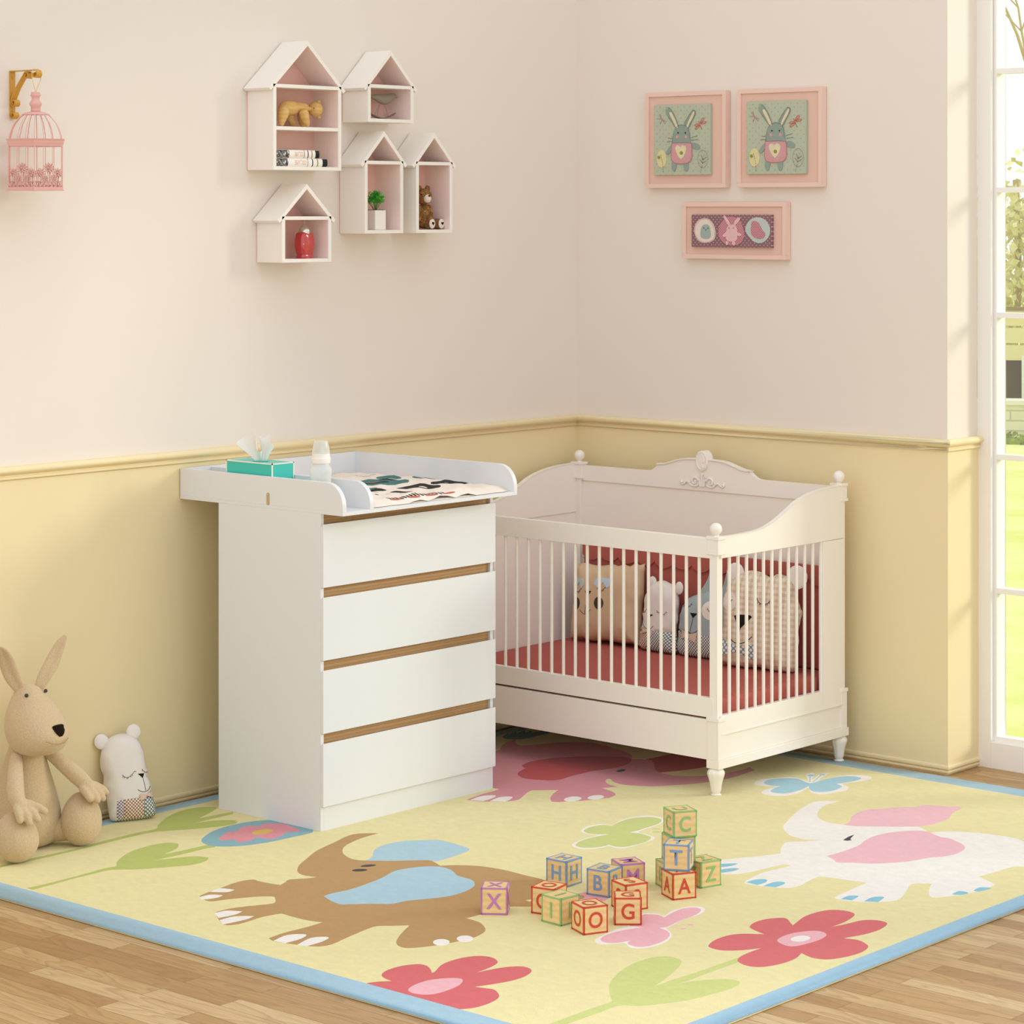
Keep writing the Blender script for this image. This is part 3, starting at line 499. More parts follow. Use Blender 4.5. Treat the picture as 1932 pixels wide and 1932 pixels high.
('pink',[(0.181,-0.551,1),(0.192,-0.608),(0.222,-0.676),(0.263,-0.733,1),(0.289,-0.82),(0.41,-0.997),(0.585,-1.179),(0.646,-1.198),(0.672,-1.195,1),(0.678,-1.234),(0.678,-1.274),(0.688,-1.344),(0.696,-1.381,1),(0.733,-1.374),(0.778,-1.346),(0.808,-1.313),(0.82,-1.274),(0.807,-1.239),(0.774,-1.174),(0.765,-1.142,1),(0.795,-1.111),(0.826,-1.08,1),(0.846,-1.126),(0.877,-1.178),(0.913,-1.216),(0.932,-1.214),(0.97,-1.166),(1.004,-1.104),(1.019,-1.06),(1.021,-1.077),(1.019,-1.04),(1.004,-1.003),(0.965,-0.978),(0.914,-0.963,1),(0.924,-0.946),(0.939,-0.912,1),(0.9,-0.907),(0.861,-0.88),(0.843,-0.851),(0.849,-0.84),(0.886,-0.867),(0.932,-0.878),(0.981,-0.861),(1.028,-0.828),(1.07,-0.765),(1.109,-0.696),(1.128,-0.626),(1.14,-0.545),(1.128,-0.41,1),(1.085,-0.384,1),(1.093,-0.432),(1.082,-0.515),(1.058,-0.581),(1.031,-0.619),(0.985,-0.655),(0.946,-0.662),(0.907,-0.651,1),(0.867,-0.623),(0.813,-0.559),(0.777,-0.524),(0.755,-0.52),(0.733,-0.531),(0.709,-0.552,1),(0.66,-0.493),(0.584,-0.463),(0.502,-0.436),(0.492,-0.438),(0.427,-0.429),(0.385,-0.447),(0.355,-0.479),(0.323,-0.531),(0.297,-0.591),(0.274,-0.63),(0.242,-0.621),(0.21,-0.592)]),
('red3',[(0.488,-0.873,1),(0.471,-0.812),(0.483,-0.74),(0.508,-0.682),(0.543,-0.636),(0.58,-0.602),(0.626,-0.562),(0.666,-0.54),(0.699,-0.546),(0.723,-0.572),(0.747,-0.626),(0.753,-0.695),(0.728,-0.781),(0.725,-0.831),(0.723,-0.892),(0.73,-0.944),(0.724,-0.979),(0.697,-0.998),(0.651,-1.019),(0.611,-1.016),(0.568,-0.987),(0.542,-0.941),(0.529,-0.901,1),(0.51,-0.892)]),
('black',[(0.786,-0.735,1),(0.782,-0.701),(0.793,-0.688,1),(0.808,-0.72),(0.803,-0.737)]),
('cream',[(0.706,-1.375,1),(0.696,-1.314),(0.71,-1.281),(0.73,-1.276),(0.745,-1.317),(0.747,-1.359,1)]),
('cream',[(0.767,-1.349,1),(0.751,-1.288),(0.766,-1.257),(0.785,-1.258),(0.802,-1.298),(0.806,-1.318,1)]),
('cream',[(0.958,-1.12),(0.967,-1.137),(0.97,-1.156),(0.967,-1.173),(0.957,-1.183),(0.943,-1.183),(0.93,-1.173),(0.92,-1.157),(0.917,-1.137),(0.921,-1.12),(0.931,-1.111),(0.944,-1.111)]),
('cream',[(0.998,-1.055),(1.006,-1.069),(1.008,-1.087),(1.004,-1.103),(0.995,-1.112),(0.983,-1.113),(0.971,-1.105),(0.963,-1.09),(0.96,-1.073),(0.964,-1.057),(0.974,-1.047),(0.986,-1.046)])]
ART1=[
('grey',[(0.0562,0.2354,1),(0.0689,0.2468,1),(0.0748,0.2427),(0.0944,0.2188),(0.112,0.1809),(0.1149,0.1746,1),(0.1022,0.1718,1),(0.0826,0.1941),(0.067,0.2132)]),
('inner',[(0.0728,0.224),(0.0787,0.2293),(0.0865,0.2221),(0.1003,0.1999),(0.112,0.1747),(0.1042,0.1725),(0.0905,0.1939)]),
('grey',[(0.1414,0.185),(0.1531,0.2049),(0.1727,0.2278),(0.1844,0.2337),(0.1913,0.2273),(0.1864,0.2104),(0.1727,0.1905),(0.1609,0.1706),(0.1472,0.174)]),
('inner',[(0.1512,0.1739),(0.157,0.1893),(0.1688,0.2092),(0.1825,0.2283),(0.1874,0.2243),(0.1786,0.2044),(0.1649,0.186),(0.157,0.1722)]),
('grey',[(0.0865,0.1112),(0.0709,0.102),(0.0591,0.0865),(0.0572,0.0772),(0.067,0.0739),(0.0787,0.0863),(0.0885,0.1018)]),
('grey',[(0.1747,0.1145),(0.1923,0.1142),(0.2079,0.1062),(0.2109,0.0954),(0.2001,0.0909),(0.1825,0.0942),(0.1747,0.1005)]),
('grey',[(0.0846,0.0471),(0.0826,0.0253),(0.0905,0.0127),(0.1003,0.0189),(0.1051,0.0438)]),
('grey',[(0.1375,0.0435),(0.1394,0.0186),(0.1492,0.0123),(0.158,0.0216),(0.157,0.0433)]),
('grey',[(0.0826,0.1144,1),(0.0865,0.133),(0.0924,0.1532),(0.1022,0.1702),(0.1179,0.1793),(0.1316,0.1813),(0.1512,0.1755),(0.1609,0.1628),(0.1668,0.1441),(0.1717,0.113,1)]),
('pinkcloth',[(0.0826,0.1159,1),(0.1717,0.1145,1),(0.1766,0.085),(0.1756,0.0617),(0.1668,0.0463),(0.1414,0.0396),(0.11,0.0399),(0.0865,0.0471),(0.0797,0.0628),(0.0807,0.0941)]),
('inner',[(0.1003,0.0969),(0.1042,0.1047),(0.114,0.1069),(0.1237,0.1013,1),(0.1335,0.1073),(0.1453,0.1041),(0.1502,0.0947),(0.1453,0.0776),(0.1355,0.0638),(0.1257,0.0561,1),(0.112,0.0703),(0.1032,0.086)]),
('green',[(0.1355,0.0793),(0.1346,0.0761),(0.1321,0.0737),(0.1286,0.0729),(0.1252,0.0738),(0.1227,0.0762),(0.1218,0.0795),(0.1227,0.0827),(0.1252,0.0851),(0.1286,0.0859),(0.1321,0.085),(0.1346,0.0826)]),
('egg',[(0.0582,0.0592),(0.0564,0.0469),(0.0516,0.0365),(0.0443,0.0296),(0.0356,0.0272),(0.027,0.0298),(0.0197,0.0368),(0.0148,0.0473),(0.0131,0.0597),(0.0148,0.072),(0.0197,0.0824),(0.027,0.0892),(0.0356,0.0916),(0.0443,0.089),(0.0516,0.0819),(0.0564,0.0715)]),
('green',[(0.0294,0.065),(0.0286,0.0622),(0.0266,0.0602),(0.0239,0.0595),(0.0211,0.0603),(0.0191,0.0623),(0.0184,0.0651),(0.0191,0.0678),(0.0211,0.0698),(0.0239,0.0705),(0.0266,0.0698),(0.0286,0.0677)]),
('cheek',[(0.1143,0.1385),(0.1136,0.1357),(0.1114,0.1337),(0.1085,0.133),(0.1055,0.1338),(0.1034,0.1359),(0.1026,0.1387),(0.1034,0.1415),(0.1055,0.1435),(0.1085,0.1442),(0.1114,0.1434),(0.1136,0.1413)]),
('cheek',[(0.1551,0.1378),(0.1543,0.135),(0.1521,0.133),(0.1492,0.1323),(0.1463,0.1331),(0.1441,0.1352),(0.1433,0.138),(0.1441,0.1408),(0.1463,0.1428),(0.1492,0.1435),(0.1521,0.1427),(0.1543,0.1406)]),
('dark',[(0.1157,0.1528),(0.1149,0.1508),(0.113,0.1501),(0.111,0.1509),(0.1102,0.1529),(0.111,0.1549),(0.113,0.1557),(0.1149,0.1548)]),
('dark',[(0.149,0.1522),(0.1482,0.1502),(0.1463,0.1494),(0.1443,0.1503),(0.1435,0.1523),(0.1443,0.1543),(0.1463,0.155),(0.1482,0.1542)])]
LN1=[('stitch', [(0.0865, 0.1159), (0.0924, 0.1532), (0.1022, 0.1702), (0.1179, 0.1793), (0.1316, 0.1813), (0.1512, 0.1755), (0.1609, 0.1628), (0.1678, 0.127)]), ('stitch', [(0.1022, 0.1718), (0.067, 0.2132), (0.0562, 0.2354), (0.0689, 0.2468), (0.0944, 0.2188), (0.1149, 0.1746)]), ('stitch', [(0.1414, 0.185), (0.1727, 0.2278), (0.1844, 0.2337), (0.1913, 0.2273), (0.1864, 0.2104), (0.1609, 0.1706)]), ('redst', [(0.0846, 0.1159), (0.1707, 0.1145), (0.1756, 0.085), (0.1747, 0.0618), (0.1649, 0.0471), (0.1414, 0.0411), (0.11, 0.0414), (0.0885, 0.0487), (0.0816, 0.0628), (0.0836, 0.094), (0.0846, 0.1159)]), ('stitch', [(0.1727, 0.1347), (0.2001, 0.1412)]), ('stitch', [(0.1727, 0.1254), (0.204, 0.1272)]), ('stitch', [(0.065, 0.135), (0.0954, 0.1313)]), ('stitch', [(0.0601, 0.121), (0.0963, 0.1235)]), ('stitch', [(0.1257, 0.1441), (0.1335, 0.1377)]), ('stitch', [(0.1335, 0.1439), (0.1267, 0.1378)]), ('stitch', [(0.2481, 0.0563), (0.2464, 0.0442), (0.2415, 0.034), (0.2342, 0.0272), (0.2256, 0.0249), (0.2169, 0.0274), (0.2096, 0.0343), (0.2048, 0.0446), (0.203, 0.0568), (0.2048, 0.0689), (0.2096, 0.0791), (0.2169, 0.0859), (0.2256, 0.0882), (0.2342, 0.0857), (0.2415, 0.0787), (0.2464, 0.0684), (0.2481, 0.0563)]), ('stitch', [(0.2148, 0.0072), (0.2226, 0.0365), (0.2314, 0.075)]), ('stitch', [(0.2226, 0.0411), (0.2099, 0.0552)]), ('stitch', [(0.2216, 0.0412), (0.2393, 0.0502)]), ('stitch', [(0.2246, 0.0535), (0.2158, 0.0706)]), ('stitch', [(0.2246, 0.0535), (0.2393, 0.0626)]), ('stitch', [(0.0454, 0.0099), (0.0415, 0.0444), (0.0317, 0.0775)]), ('stitch', [(0.0415, 0.046), (0.0533, 0.0584)]), ('stitch', [(0.0415, 0.0444), (0.0258, 0.0509)]), ('stitch', [(0.0396, 0.0586), (0.0474, 0.0726)]), ('stitch', [(0.0396, 0.0554), (0.0298, 0.0603)]), ('coral', [(0.204, 0.1945), (0.2197, 0.1632)]), ('coral', [(0.2109, 0.1882), (0.2197, 0.2019), (0.2275, 0.2048), (0.2295, 0.2001), (0.2128, 0.1866)]), ('coral', [(0.2128, 0.185), (0.2295, 0.1908), (0.2393, 0.1906), (0.2334, 0.1854), (0.2148, 0.1827)]), ('coral', [(0.2099, 0.1835), (0.1962, 0.1838), (0.1864, 0.1794), (0.1923, 0.1762), (0.2109, 0.1812)]), ('coral', [(0.2119, 0.1804), (0.1982, 0.1745), (0.1884, 0.1662), (0.1952, 0.1645), (0.2128, 0.1788)]), ('mauve', [(0.0219, 0.2206), (0.0366, 0.2045), (0.0523, 0.1877)]), ('mauve', [(0.017, 0.2065), (0.0366, 0.2037), (0.0278, 0.1843)]), ('mauve', [(0.0288, 0.2227), (0.0366, 0.2037), (0.0572, 0.1962)])]
ART3=[
('cream3',[(0.0137,0.0526),(0.0147,0.0726),(0.0253,0.0909),(0.0421,0.1009),(0.0611,0.1043),(0.0779,0.1009),(0.0948,0.0876),(0.1053,0.0692),(0.1095,0.0492),(0.1053,0.0309),(0.0927,0.0209),(0.0674,0.015),(0.0442,0.0167),(0.0253,0.0292)]),
('grey3',[(0.0421,0.0425),(0.0442,0.0642),(0.0527,0.0776),(0.0674,0.0818),(0.08,0.0776),(0.0864,0.0642),(0.0885,0.0425),(0.0822,0.0325),(0.0653,0.0292),(0.0484,0.0325)]),
('pinkdot',[(0.1222,0.0576),(0.1264,0.0759),(0.1432,0.0976),(0.1622,0.1076),(0.1833,0.1101),(0.2064,0.1043),(0.2212,0.0893),(0.2328,0.0692),(0.237,0.0476),(0.2317,0.0275),(0.2149,0.0125),(0.1854,0.0067),(0.1559,0.0117),(0.1348,0.0242),(0.1243,0.0392)]),
('pale',[(0.1443,0.1093,1),(0.1517,0.1135),(0.1685,0.0943),(0.1748,0.0826),(0.1664,0.0801),(0.1559,0.0926)]),
('pale',[(0.1917,0.0826),(0.198,0.0959),(0.2107,0.106),(0.2212,0.1068,1),(0.2149,0.0943),(0.2001,0.0809)]),
('pale',[(0.1559,0.0359),(0.158,0.0559),(0.1643,0.0743),(0.1727,0.0809),(0.1917,0.0809),(0.2022,0.0743),(0.2075,0.0559),(0.2064,0.0359),(0.2022,0.0242),(0.1854,0.0209),(0.1664,0.0225)]),
('pale',[(0.1411,0.0409),(0.1475,0.0476),(0.158,0.0542),(0.158,0.0425),(0.1496,0.0359)]),
('pale',[(0.2085,0.0526),(0.2212,0.0492),(0.2264,0.0442),(0.217,0.04),(0.2075,0.0442)]),
('pale',[(0.1559,0.0209),(0.1664,0.0209),(0.1643,0.0092),(0.1569,0.0108)]),
('pale',[(0.1833,0.0192),(0.1959,0.0209),(0.198,0.0092),(0.1896,0.0075)]),
('mint',[(0.2422,0.0709),(0.2528,0.0893),(0.2717,0.1035),(0.2949,0.1073),(0.3181,0.1035),(0.337,0.0909),(0.3486,0.0709),(0.3476,0.0476),(0.337,0.0309),(0.3202,0.0192),(0.2991,0.0162),(0.2781,0.0225),(0.257,0.0392),(0.2444,0.0559)]),
('pinkdot',[(0.2717,0.0926),(0.2844,0.0943),(0.2991,0.0893),(0.3097,0.0759),(0.316,0.0642),(0.3307,0.0492,1),(0.3244,0.0359),(0.3076,0.0309),(0.2886,0.0342),(0.2717,0.0425),(0.2665,0.0592),(0.2675,0.0759)]),
('dark',[(0.0602,0.0689),(0.0597,0.0679),(0.0584,0.0674),(0.057,0.0679),(0.0565,0.0689),(0.057,0.07),(0.0584,0.0704),(0.0597,0.07)]),
('dark',[(0.0788,0.0684),(0.0782,0.0673),(0.0769,0.0669),(0.0755,0.0673),(0.075,0.0684),(0.0755,0.0695),(0.0769,0.0699),(0.0782,0.0695)]),
('dark',[(0.0697,0.0617),(0.0692,0.0607),(0.0678,0.0602),(0.0665,0.0607),(0.0659,0.0617),(0.0665,0.0628),(0.0678,0.0632),(0.0692,0.0628)]),
('dark',[(0.1727,0.0692),(0.1722,0.0683),(0.171,0.0679),(0.1699,0.0683),(0.1694,0.0692),(0.1699,0.0702),(0.171,0.0706),(0.1722,0.0702)]),
('dark',[(0.193,0.0692),(0.1925,0.0683),(0.1913,0.0679),(0.1901,0.0683),(0.1896,0.0692),(0.1901,0.0702),(0.1913,0.0706),(0.1925,0.0702)])]
LN3=[('redst', [(0.0169, 0.0526), (0.0179, 0.0709), (0.0274, 0.0876), (0.0442, 0.0984), (0.0611, 0.1018), (0.0769, 0.0984), (0.0916, 0.0859), (0.1022, 0.0676), (0.1064, 0.0492), (0.1028, 0.0325), (0.0906, 0.0229), (0.0674, 0.0175), (0.0463, 0.0192), (0.0284, 0.0309), (0.0169, 0.0526)])]

RZ = .012
rc = {'brown': 'b88c4e', 'blue': 'a9c9d6', 'black': '17100e', 'cream': 'f4ece2', 'leaf': 'b7bf57', 'leaf2': 'cbd079', 'teal': '7fadb8', 'teal2': 'a3cbd9', 'pinkflower': 'e08b95', 'yolk': 'dcb844',
      'red': 'd5595b', 'red2': 'd86063', 'red3': 'c03c3c', 'petalpink': 'eeb0b6', 'rose': 'f0b8c0', 'toe': '86c2d4', 'bluetuft': '7296a0', 'pink': 'd98a92', 'pink_tuft': 'e3a0a8', 'border': 'a0c2d3', 'yellow': 'e9dc9f'}
rx0, rx1, ry0, ry1 = .04, 2.683, -3.09, -.073; bw = .088; bwx = .057
outl = [(rx0, ry0), (rx1, ry0), (rx1, ry1), (rx0, ry1)]
inner = [(rx0+bwx, ry0+bw), (rx1-bwx, ry0+bw), (rx1-bwx, ry1-bw), (rx0+bwx, ry1-bw)]
shp = [inner]+[smooth_poly(s, 4) for _, s in RUG]
vo, F, mi = cdt(outl, shp)
cen = vo[F].mean(1); isin = inside(cen[:, 0], cen[:, 1], inner)
names = ['border', 'yellow']+sorted({m for m, _ in RUG}); idx = np.array([0, 1]+[names.index(m) for m, _ in RUG])
mm = np.where(isin, idx[mi], 0)
keep = np.ones(len(F), bool)
rug = thing('nursery_rug', (1.36, -1.58, 0), 'large pale yellow rug with elephants, flowers and butterflies inside a blue border', 'rug')
b = W(rug); b.add([(v[0], v[1], RZ) for v in vo], [tuple(int(q) for q in f) for f in F], list(mm))
n0 = len(b.v); c4_ = [(rx0, ry0), (rx1, ry0), (rx1, ry1), (rx0, ry1)]
b.add([(x, y, RZ) for x, y in c4_]+[(x, y, .005) for x, y in c4_], [(i, 4+i, 4+(i+1) % 4, (i+1) % 4) for i in range(4)], 0)
b.build('pile', [rug_mat('rug_'+n, rc[n]) for n in names], rug, smooth=0)
b = W(rug); b.box(rx0+.001, rx1-.001, ry0+.001, ry1-.001, .0015, .005); b.build('backing', mat('rug_backing', 'd8c792', .9), rug)
# ================================================================ chest of drawers
DX0, DX1, DY0, DY1, DZ = .192, .6515, -1.989, -1.204, .977
dr = thing('chest_of_drawers', (.42, -1.5965, RZ), 'white chest of four drawers with oak grip strips, on the rug by the left wall', 'chest of drawers')
t_ = .0135
for y in (DY0, DY1-t_): b = W(dr); b.box(DX0, DX1, y, y+t_, RZ, DZ); b.build('side_panel', M_white, dr, .0008)
b = W(dr); b.box(DX0, DX0+.01, DY0+t_, DY1-t_, RZ, DZ); b.build('back_panel', M_white, dr)
b = W(dr); b.box(DX1-.016, DX1, DY0+t_, DY1-t_, RZ, .0868); b.build('plinth', M_white, dr)
b = W(dr); b.box(DX0+.01, .60, DY0+t_, DY1-t_, .955, DZ); b.build('top_panel', M_white, dr)
for z0, z1 in ((.0868, .2793), (.3097, .5014), (.5315, .7235), (.7534, .946)):
    d_ = thing('drawer', (0, 0, 0), None, None); d_.parent = dr; d_.location = (0, 0, 0)
    def WD():
        q = MB(); q.T = Matrix.Translation(-dr.location); return q
    b = WD(); b.prism([(DX1+.0005, z0), (DX1+.0115, z0), (DX1+.0115, z1), (DX1+.0095, z1), (DX1+.0005, z1-.010)], DY0, DY1, 'xz'); b.build('drawer_front', M_white, d_, .0006)
    b = WD(); b.box(DX1-.016, DX1-.010, DY0+t_, DY1-t_, z1-.02, z1+.0305); b.build('grip_strip', M_oak, d_)
    b = WD(); b.box(.25, DX1-.018, DY0+.03, DY1-.03, z0+.01, z1-.02); b.build('drawer_box', M_white, d_)

# ================================================================ changing tray on the chest
TX0, TX1, TY0, TY1, TZ, TH = .010, .7465, -1.989, -1.192, .977, 1.0745
tr = thing('changing_tray', (.378, -1.59, TZ), 'white changing tray with rounded side walls, set on top of the chest of drawers', 'changing table top')
zb = TZ+.0115
b = W(tr); b.box(TX0, TX1, TY0, TY1, TZ, zb); b.build('base_board', M_white, tr, .0006)
b = W(tr); b.box(TX0, TX0+.016, TY0+.016, TY1-.016, zb, TH); b.build('back_wall', M_white, tr, .0006)
def arch(x0, x1, z0, z1, r): return [(x0, z0), (x1, z0)]+[(x1-r+r*math.cos(a), z1-r+r*math.sin(a)) for a in np.linspace(0, math.pi/2, 14)]+[(x0, z1)]
for nm, y in (('side_wall', TY0), ('side_wall', TY1-.016)):
    b = W(tr); b.prism(arch(TX0, TX1, zb, TH, .07), y, y+.016, 'xz'); b.build(nm, M_white, tr, .0006)
b = W(tr); b.prism(arch(TX0+.016, TX1, zb, TH-.003, .07), -1.871, -1.855, 'xz'); b.build('divider', M_white, tr, .0006)
b = W(tr); cap = [( .4195+.0065*math.cos(a), 1.0195+.0065*math.sin(a)) for a in np.linspace(0, math.pi, 9)]+[(.4195+.0065*math.cos(a), .9935+.0065*math.sin(a)) for a in np.linspace(math.pi, 2*math.pi, 9)]
b.prism(cap, TY0-.0014, TY0+.001, 'xz'); cp = b.build('connector_plate', mat('brass_plate', 'c2ab7c', .4, .5), tr); cp['label'] = 'brass coloured connector plate'
for z in (1.0195, .9935):
    b = MB(); b.T = Matrix.Translation(-tr.location); b.at(b.T @ Matrix.Translation((.4195, TY0-.0022, z)) @ Matrix.Rotation(R_(90), 4, 'X')); b.lathe([(.0005, 0.0012), (.0042, .0008), (.0045, -.001)], n=14); b.build('screw', mat('screw_brass', 'cdb98c', .3, .5, metal=.5), cp)
# tissue box
bx = thing('tissue_box', (.311, -1.922, zb), 'teal tissue box with cream edges and a tissue pulled up, in the tray compartment', 'tissue box')
M_teal = mat('teal_card', '3fc4b4', .35, .4); M_cream = mat('cream_card', 'f6ecdc', .5)
x0, x1, y0, y1, z1 = .2051, .4165, -1.969, -1.875, zb+.1245
b = W(bx); b.box(x0+.001, x1-.001, y0+.001, y1-.001, zb, z1-.001); b.build('carton', M_teal, bx)
b = W(bx); e = .0035
for y in (y0, y1-e):
    b.box(x0, x1, y, y+e, zb, zb+e); b.box(x0, x1, y, y+e, z1-e, z1)
    for x in (x0, x1-e): b.box(x, x+e, y, y+e, zb, z1)
for x in (x0, x1-e): b.box(x, x+e, y0, y1, zb, zb+e); b.box(x, x+e, y0, y1, z1-e, z1)
b.build('edge_trim', M_cream, bx)
b = W(bx); b.lathe([(.0005, .0004), (.022, .0004), (.024, .0012), (.026, 0)], (.315, -1.922, z1), 24); b.build('slot_rim', M_teal, bx)
# tissue: one folded sheet gathered in the slot
ru, fwv = Vector((.75, .6614, 0)), Vector((-.6614, .75, 0)); s0 = Vector((.318, -1.922, z1-.004)); k_ = 1/612
top = [(-52, 36, .0), (-44, 42, .012), (-35, 48, .016), (-26, 54, .010), (-17, 59, .0), (-12, 52, -.012), (-9, 45, -.016), (-10, 25, -.022), (-4, 21, -.024), (3, 20, -.018), (2, 40, -.006), (-7, 55, .004), (0, 44, .012), (8, 47, .018), (12, 55, .014), (17, 55, .004), (18, 46, -.008), (16, 39, -.014), (21, 35, -.010), (26, 30, .0)]
nT = len(top); vs = []; rows = 7
for j in range(rows):
    f = j/(rows-1)
    for i, (u, w_, d_) in enumerate(top):
        g_ = i/(nT-1)-.5; bu, bd = g_*.030, .004*math.sin(i*1.9)
        uu = bu*(1-f)+u*k_*f; dd = bd*(1-f)+d_*f; ww = w_*k_*f**.9+.004*math.sin(f*3.1)*math.sin(i*2.1)
        vs.append(tuple(s0+ru*uu+fwv*dd+Vector((0, 0, ww))))
b = W(bx); b.add(vs, [(j*nT+i, j*nT+i+1, (j+1)*nT+i+1, (j+1)*nT+i) for j in range(rows-1) for i in range(nT-1)])
tm = N('tissue_paper'); tm.b.inputs['Base Color'].default_value = (*lin('fdf9f4'), 1); tm.b.inputs['Roughness'].default_value = .9
tl_ = tm.n('ShaderNodeBsdfTranslucent'); tl_.inputs[0].default_value = (*lin('fbf6ee'), 1); mx = tm.n('ShaderNodeMixShader'); mx.inputs[0].default_value = .25; tm.l(tm.b.outputs[0], mx.inputs[1]); tm.l(tl_.outputs[0], mx.inputs[2]); tm.l(mx.outputs[0], tm.out.inputs[0])
b.build('tissue', tm.m, bx, sub=2, smooth=0, solid=.0004)
# baby bottle
bo = thing('baby_bottle', (.586, -1.9235, zb), 'clear baby bottle with a white collar ring and clear cap, standing in the tray', 'baby bottle')
b = MB(); b.lathe([(.0270, .0), (.0315, .003), (.0325, .010), (.0318, .03), (.0300, .05), (.0300, .07), (.0318, .09), (.0333, .105), (.0335, .116), (.031, .121), (.0255, .129), (.0245, .135)], n=32)
b.build('bottle_body', glassy('clear_plastic', (.95, .96, .94), .62, .06), bo)
b = MB(); b.lathe([(.0005, .003), (.026, .004), (.028, .01), (.027, .04), (.0262, .06), (.0005, .0602)], n=28); b.build('milk', mat('milk_film', 'efe6d8', .5), bo)
b = MB(); b.lathe([(.024, .1335), (.0290, .135), (.0300, .140), (.0300, .151), (.0285, .153), (.0282, .164), (.026, .1655)], n=36); b.build('collar_ring', mat('white_plastic', 'f8f1e8', .35, .4), bo)
b = MB(); b.lathe([(.0278, .160), (.0275, .172), (.0225, .195), (.0205, .201), (.0190, .2035), (.0005, .2036)], n=28); b.build('cap', glassy('clear_cap', (.93, .93, .92), .6, .05), bo)
b = MB(); b.lathe([(.016, .158), (.015, .166), (.008, .176), (.0065, .186), (.003, .190), (.0005, .1905)], n=20); b.build('teat', mat('teat_silicone', 'eadfce', .4), bo)
# changing pad
pad = thing('changing_pad', (.38, -1.53, zb), 'cream changing pad printed with black, teal and red animal doodles, on the tray', 'changing mat')
PX0, PX1, PY0, PY1 = .032, .728, -1.848, -1.215
def blob(cx, cy, rx, ry, n=12, a0=0, wob=.0): return [(cx+rx*math.cos(a0+a)*(1+wob*math.sin(3*a)), cy+ry*math.sin(a0+a)*(1+wob*math.cos(2*a))) for a in np.arange(n)*2*math.pi/n]
random.seed(11)
def rot2(pts, c, a): return [(c[0]+(x-c[0])*math.cos(a)-(y-c[1])*math.sin(a), c[1]+(x-c[0])*math.sin(a)+(y-c[1])*math.cos(a)) for x, y in pts]
sh = []; shm = []
def addsh(m, p): sh.append(p); shm.append(m)
addsh(2, smooth_poly([(.50, -1.80), (.54, -1.70), (.53, -1.62), (.47, -1.60), (.44, -1.68), (.45, -1.77)]))
addsh(1, smooth_poly([(.52, -1.79), (.555, -1.70), (.55, -1.60), (.525, -1.60), (.53, -1.70), (.50, -1.78)])); addsh(0, blob(.49, -1.70, .022, .06))
addsh(2, smooth_poly([(.36, -1.62), (.44, -1.55), (.47, -1.45), (.42, -1.36), (.33, -1.38), (.29, -1.48), (.31, -1.58)]))
addsh(1, smooth_poly([(.40, -1.57), (.42, -1.50), (.40, -1.43), (.375, -1.46), (.38, -1.53)])); addsh(1, blob(.36, -1.40, .02, .035)); addsh(2, blob(.30, -1.33, .035, .05))
addsh(1, smooth_poly([(.56, -1.56), (.60, -1.50), (.62, -1.44), (.58, -1.38), (.53, -1.40), (.52, -1.48)]))
addsh(1, smooth_poly([(.53, -1.36), (.58, -1.33), (.60, -1.27), (.56, -1.235), (.50, -1.25), (.48, -1.31)])); addsh(0, blob(.57, -1.45, .010, .018)); addsh(0, blob(.545, -1.30, .010, .02))
addsh(1, smooth_poly([(.61, -1.62), (.64, -1.57), (.60, -1.575), (.58, -1.61)])); addsh(1, blob(.42, -1.27, .03, .03)); addsh(2, blob(.37, -1.26, .02, .025))
for i in range(9): addsh(2 if i % 3 else 1, blob(.60+random.uniform(-.03, .05), -1.80+i*.02+random.uniform(-.01, .01), .006, .009, 8))
for i in range(46): addsh(3, rot2(blob(.07+(i % 6)*.036+random.uniform(-.006, .006), -1.82+(i//6)*.035+random.uniform(-.006, .006), .015, .0035, 6), (.07+(i % 6)*.036, -1.82+(i//6)*.035), random.uniform(-.5, .9)))
for i in range(13): addsh(1, rot2(blob(.13+i*.004, -1.52+i*.020, .013, .003, 6), (.13+i*.004, -1.52+i*.02), .3))
for i in range(9): addsh(4, rot2(blob(.27+(i % 3)*.05, -1.62+(i//3)*.07, .003, .035, 8), (.27+(i % 3)*.05, -1.62+(i//3)*.07), .5+random.uniform(-.4, .4)))
for i in range(16): addsh(1, blob(.700+random.uniform(-.010, .008), -1.74+i*.016, .012, .007, 6, random.random(), .3))
for i in range(4): addsh(4, blob(.712, -1.72+i*.08, .006, .03, 8))
ol = []
for (a, c, n_) in (((PX0, PY0), (PX1, PY0), 22), ((PX1, PY0), (PX1, PY1), 20), ((PX1, PY1), (PX0, PY1), 22), ((PX0, PY1), (PX0, PY0), 20)):
    for i in range(n_):
        f = i/n_; w_ = .004*math.sin(i*1.7)+.004*math.sin(f*9); ol.append((a[0]+(c[0]-a[0])*f+w_*(a[0] == c[0]), a[1]+(c[1]-a[1])*f+w_*(a[1] == c[1])))
gx = [(x, y) for x in np.arange(PX0+.02, PX1-.012, .018) for y in np.arange(PY0+.02, PY1-.012, .018)]
vo, F, mi = cdt(ol, sh, gx)
def padh(x, y):
    ex = min(x-PX0, PX1-x); ey = min(y-PY0, PY1-y); d = max(0, min(ex, ey, .045))/.045
    h = .020*math.sqrt(max(0, 1-(1-d)**2)); h += d*(.0035*math.sin(x*38+1)*math.cos(y*31)+.002*math.sin(x*80+y*60)); h += .005*d*math.exp(-((x-.36)/.2)**2)
    h -= .010*math.exp(-((y+1.30+.1*(x-.7))/.014)**2)*(x > .45)*(x-.45)/.25
    return max(h, .0005)+.001
lut = np.array([0]+[m for m in shm])
b = W(pad); b.add([(v[0], v[1], zb+padh(*v)) for v in vo], [tuple(int(q) for q in f) for f in F], list(lut[mi]))
b.box(PX0+.004, PX1-.004, PY0+.004, PY1-.004, zb, zb+.0015, 0)
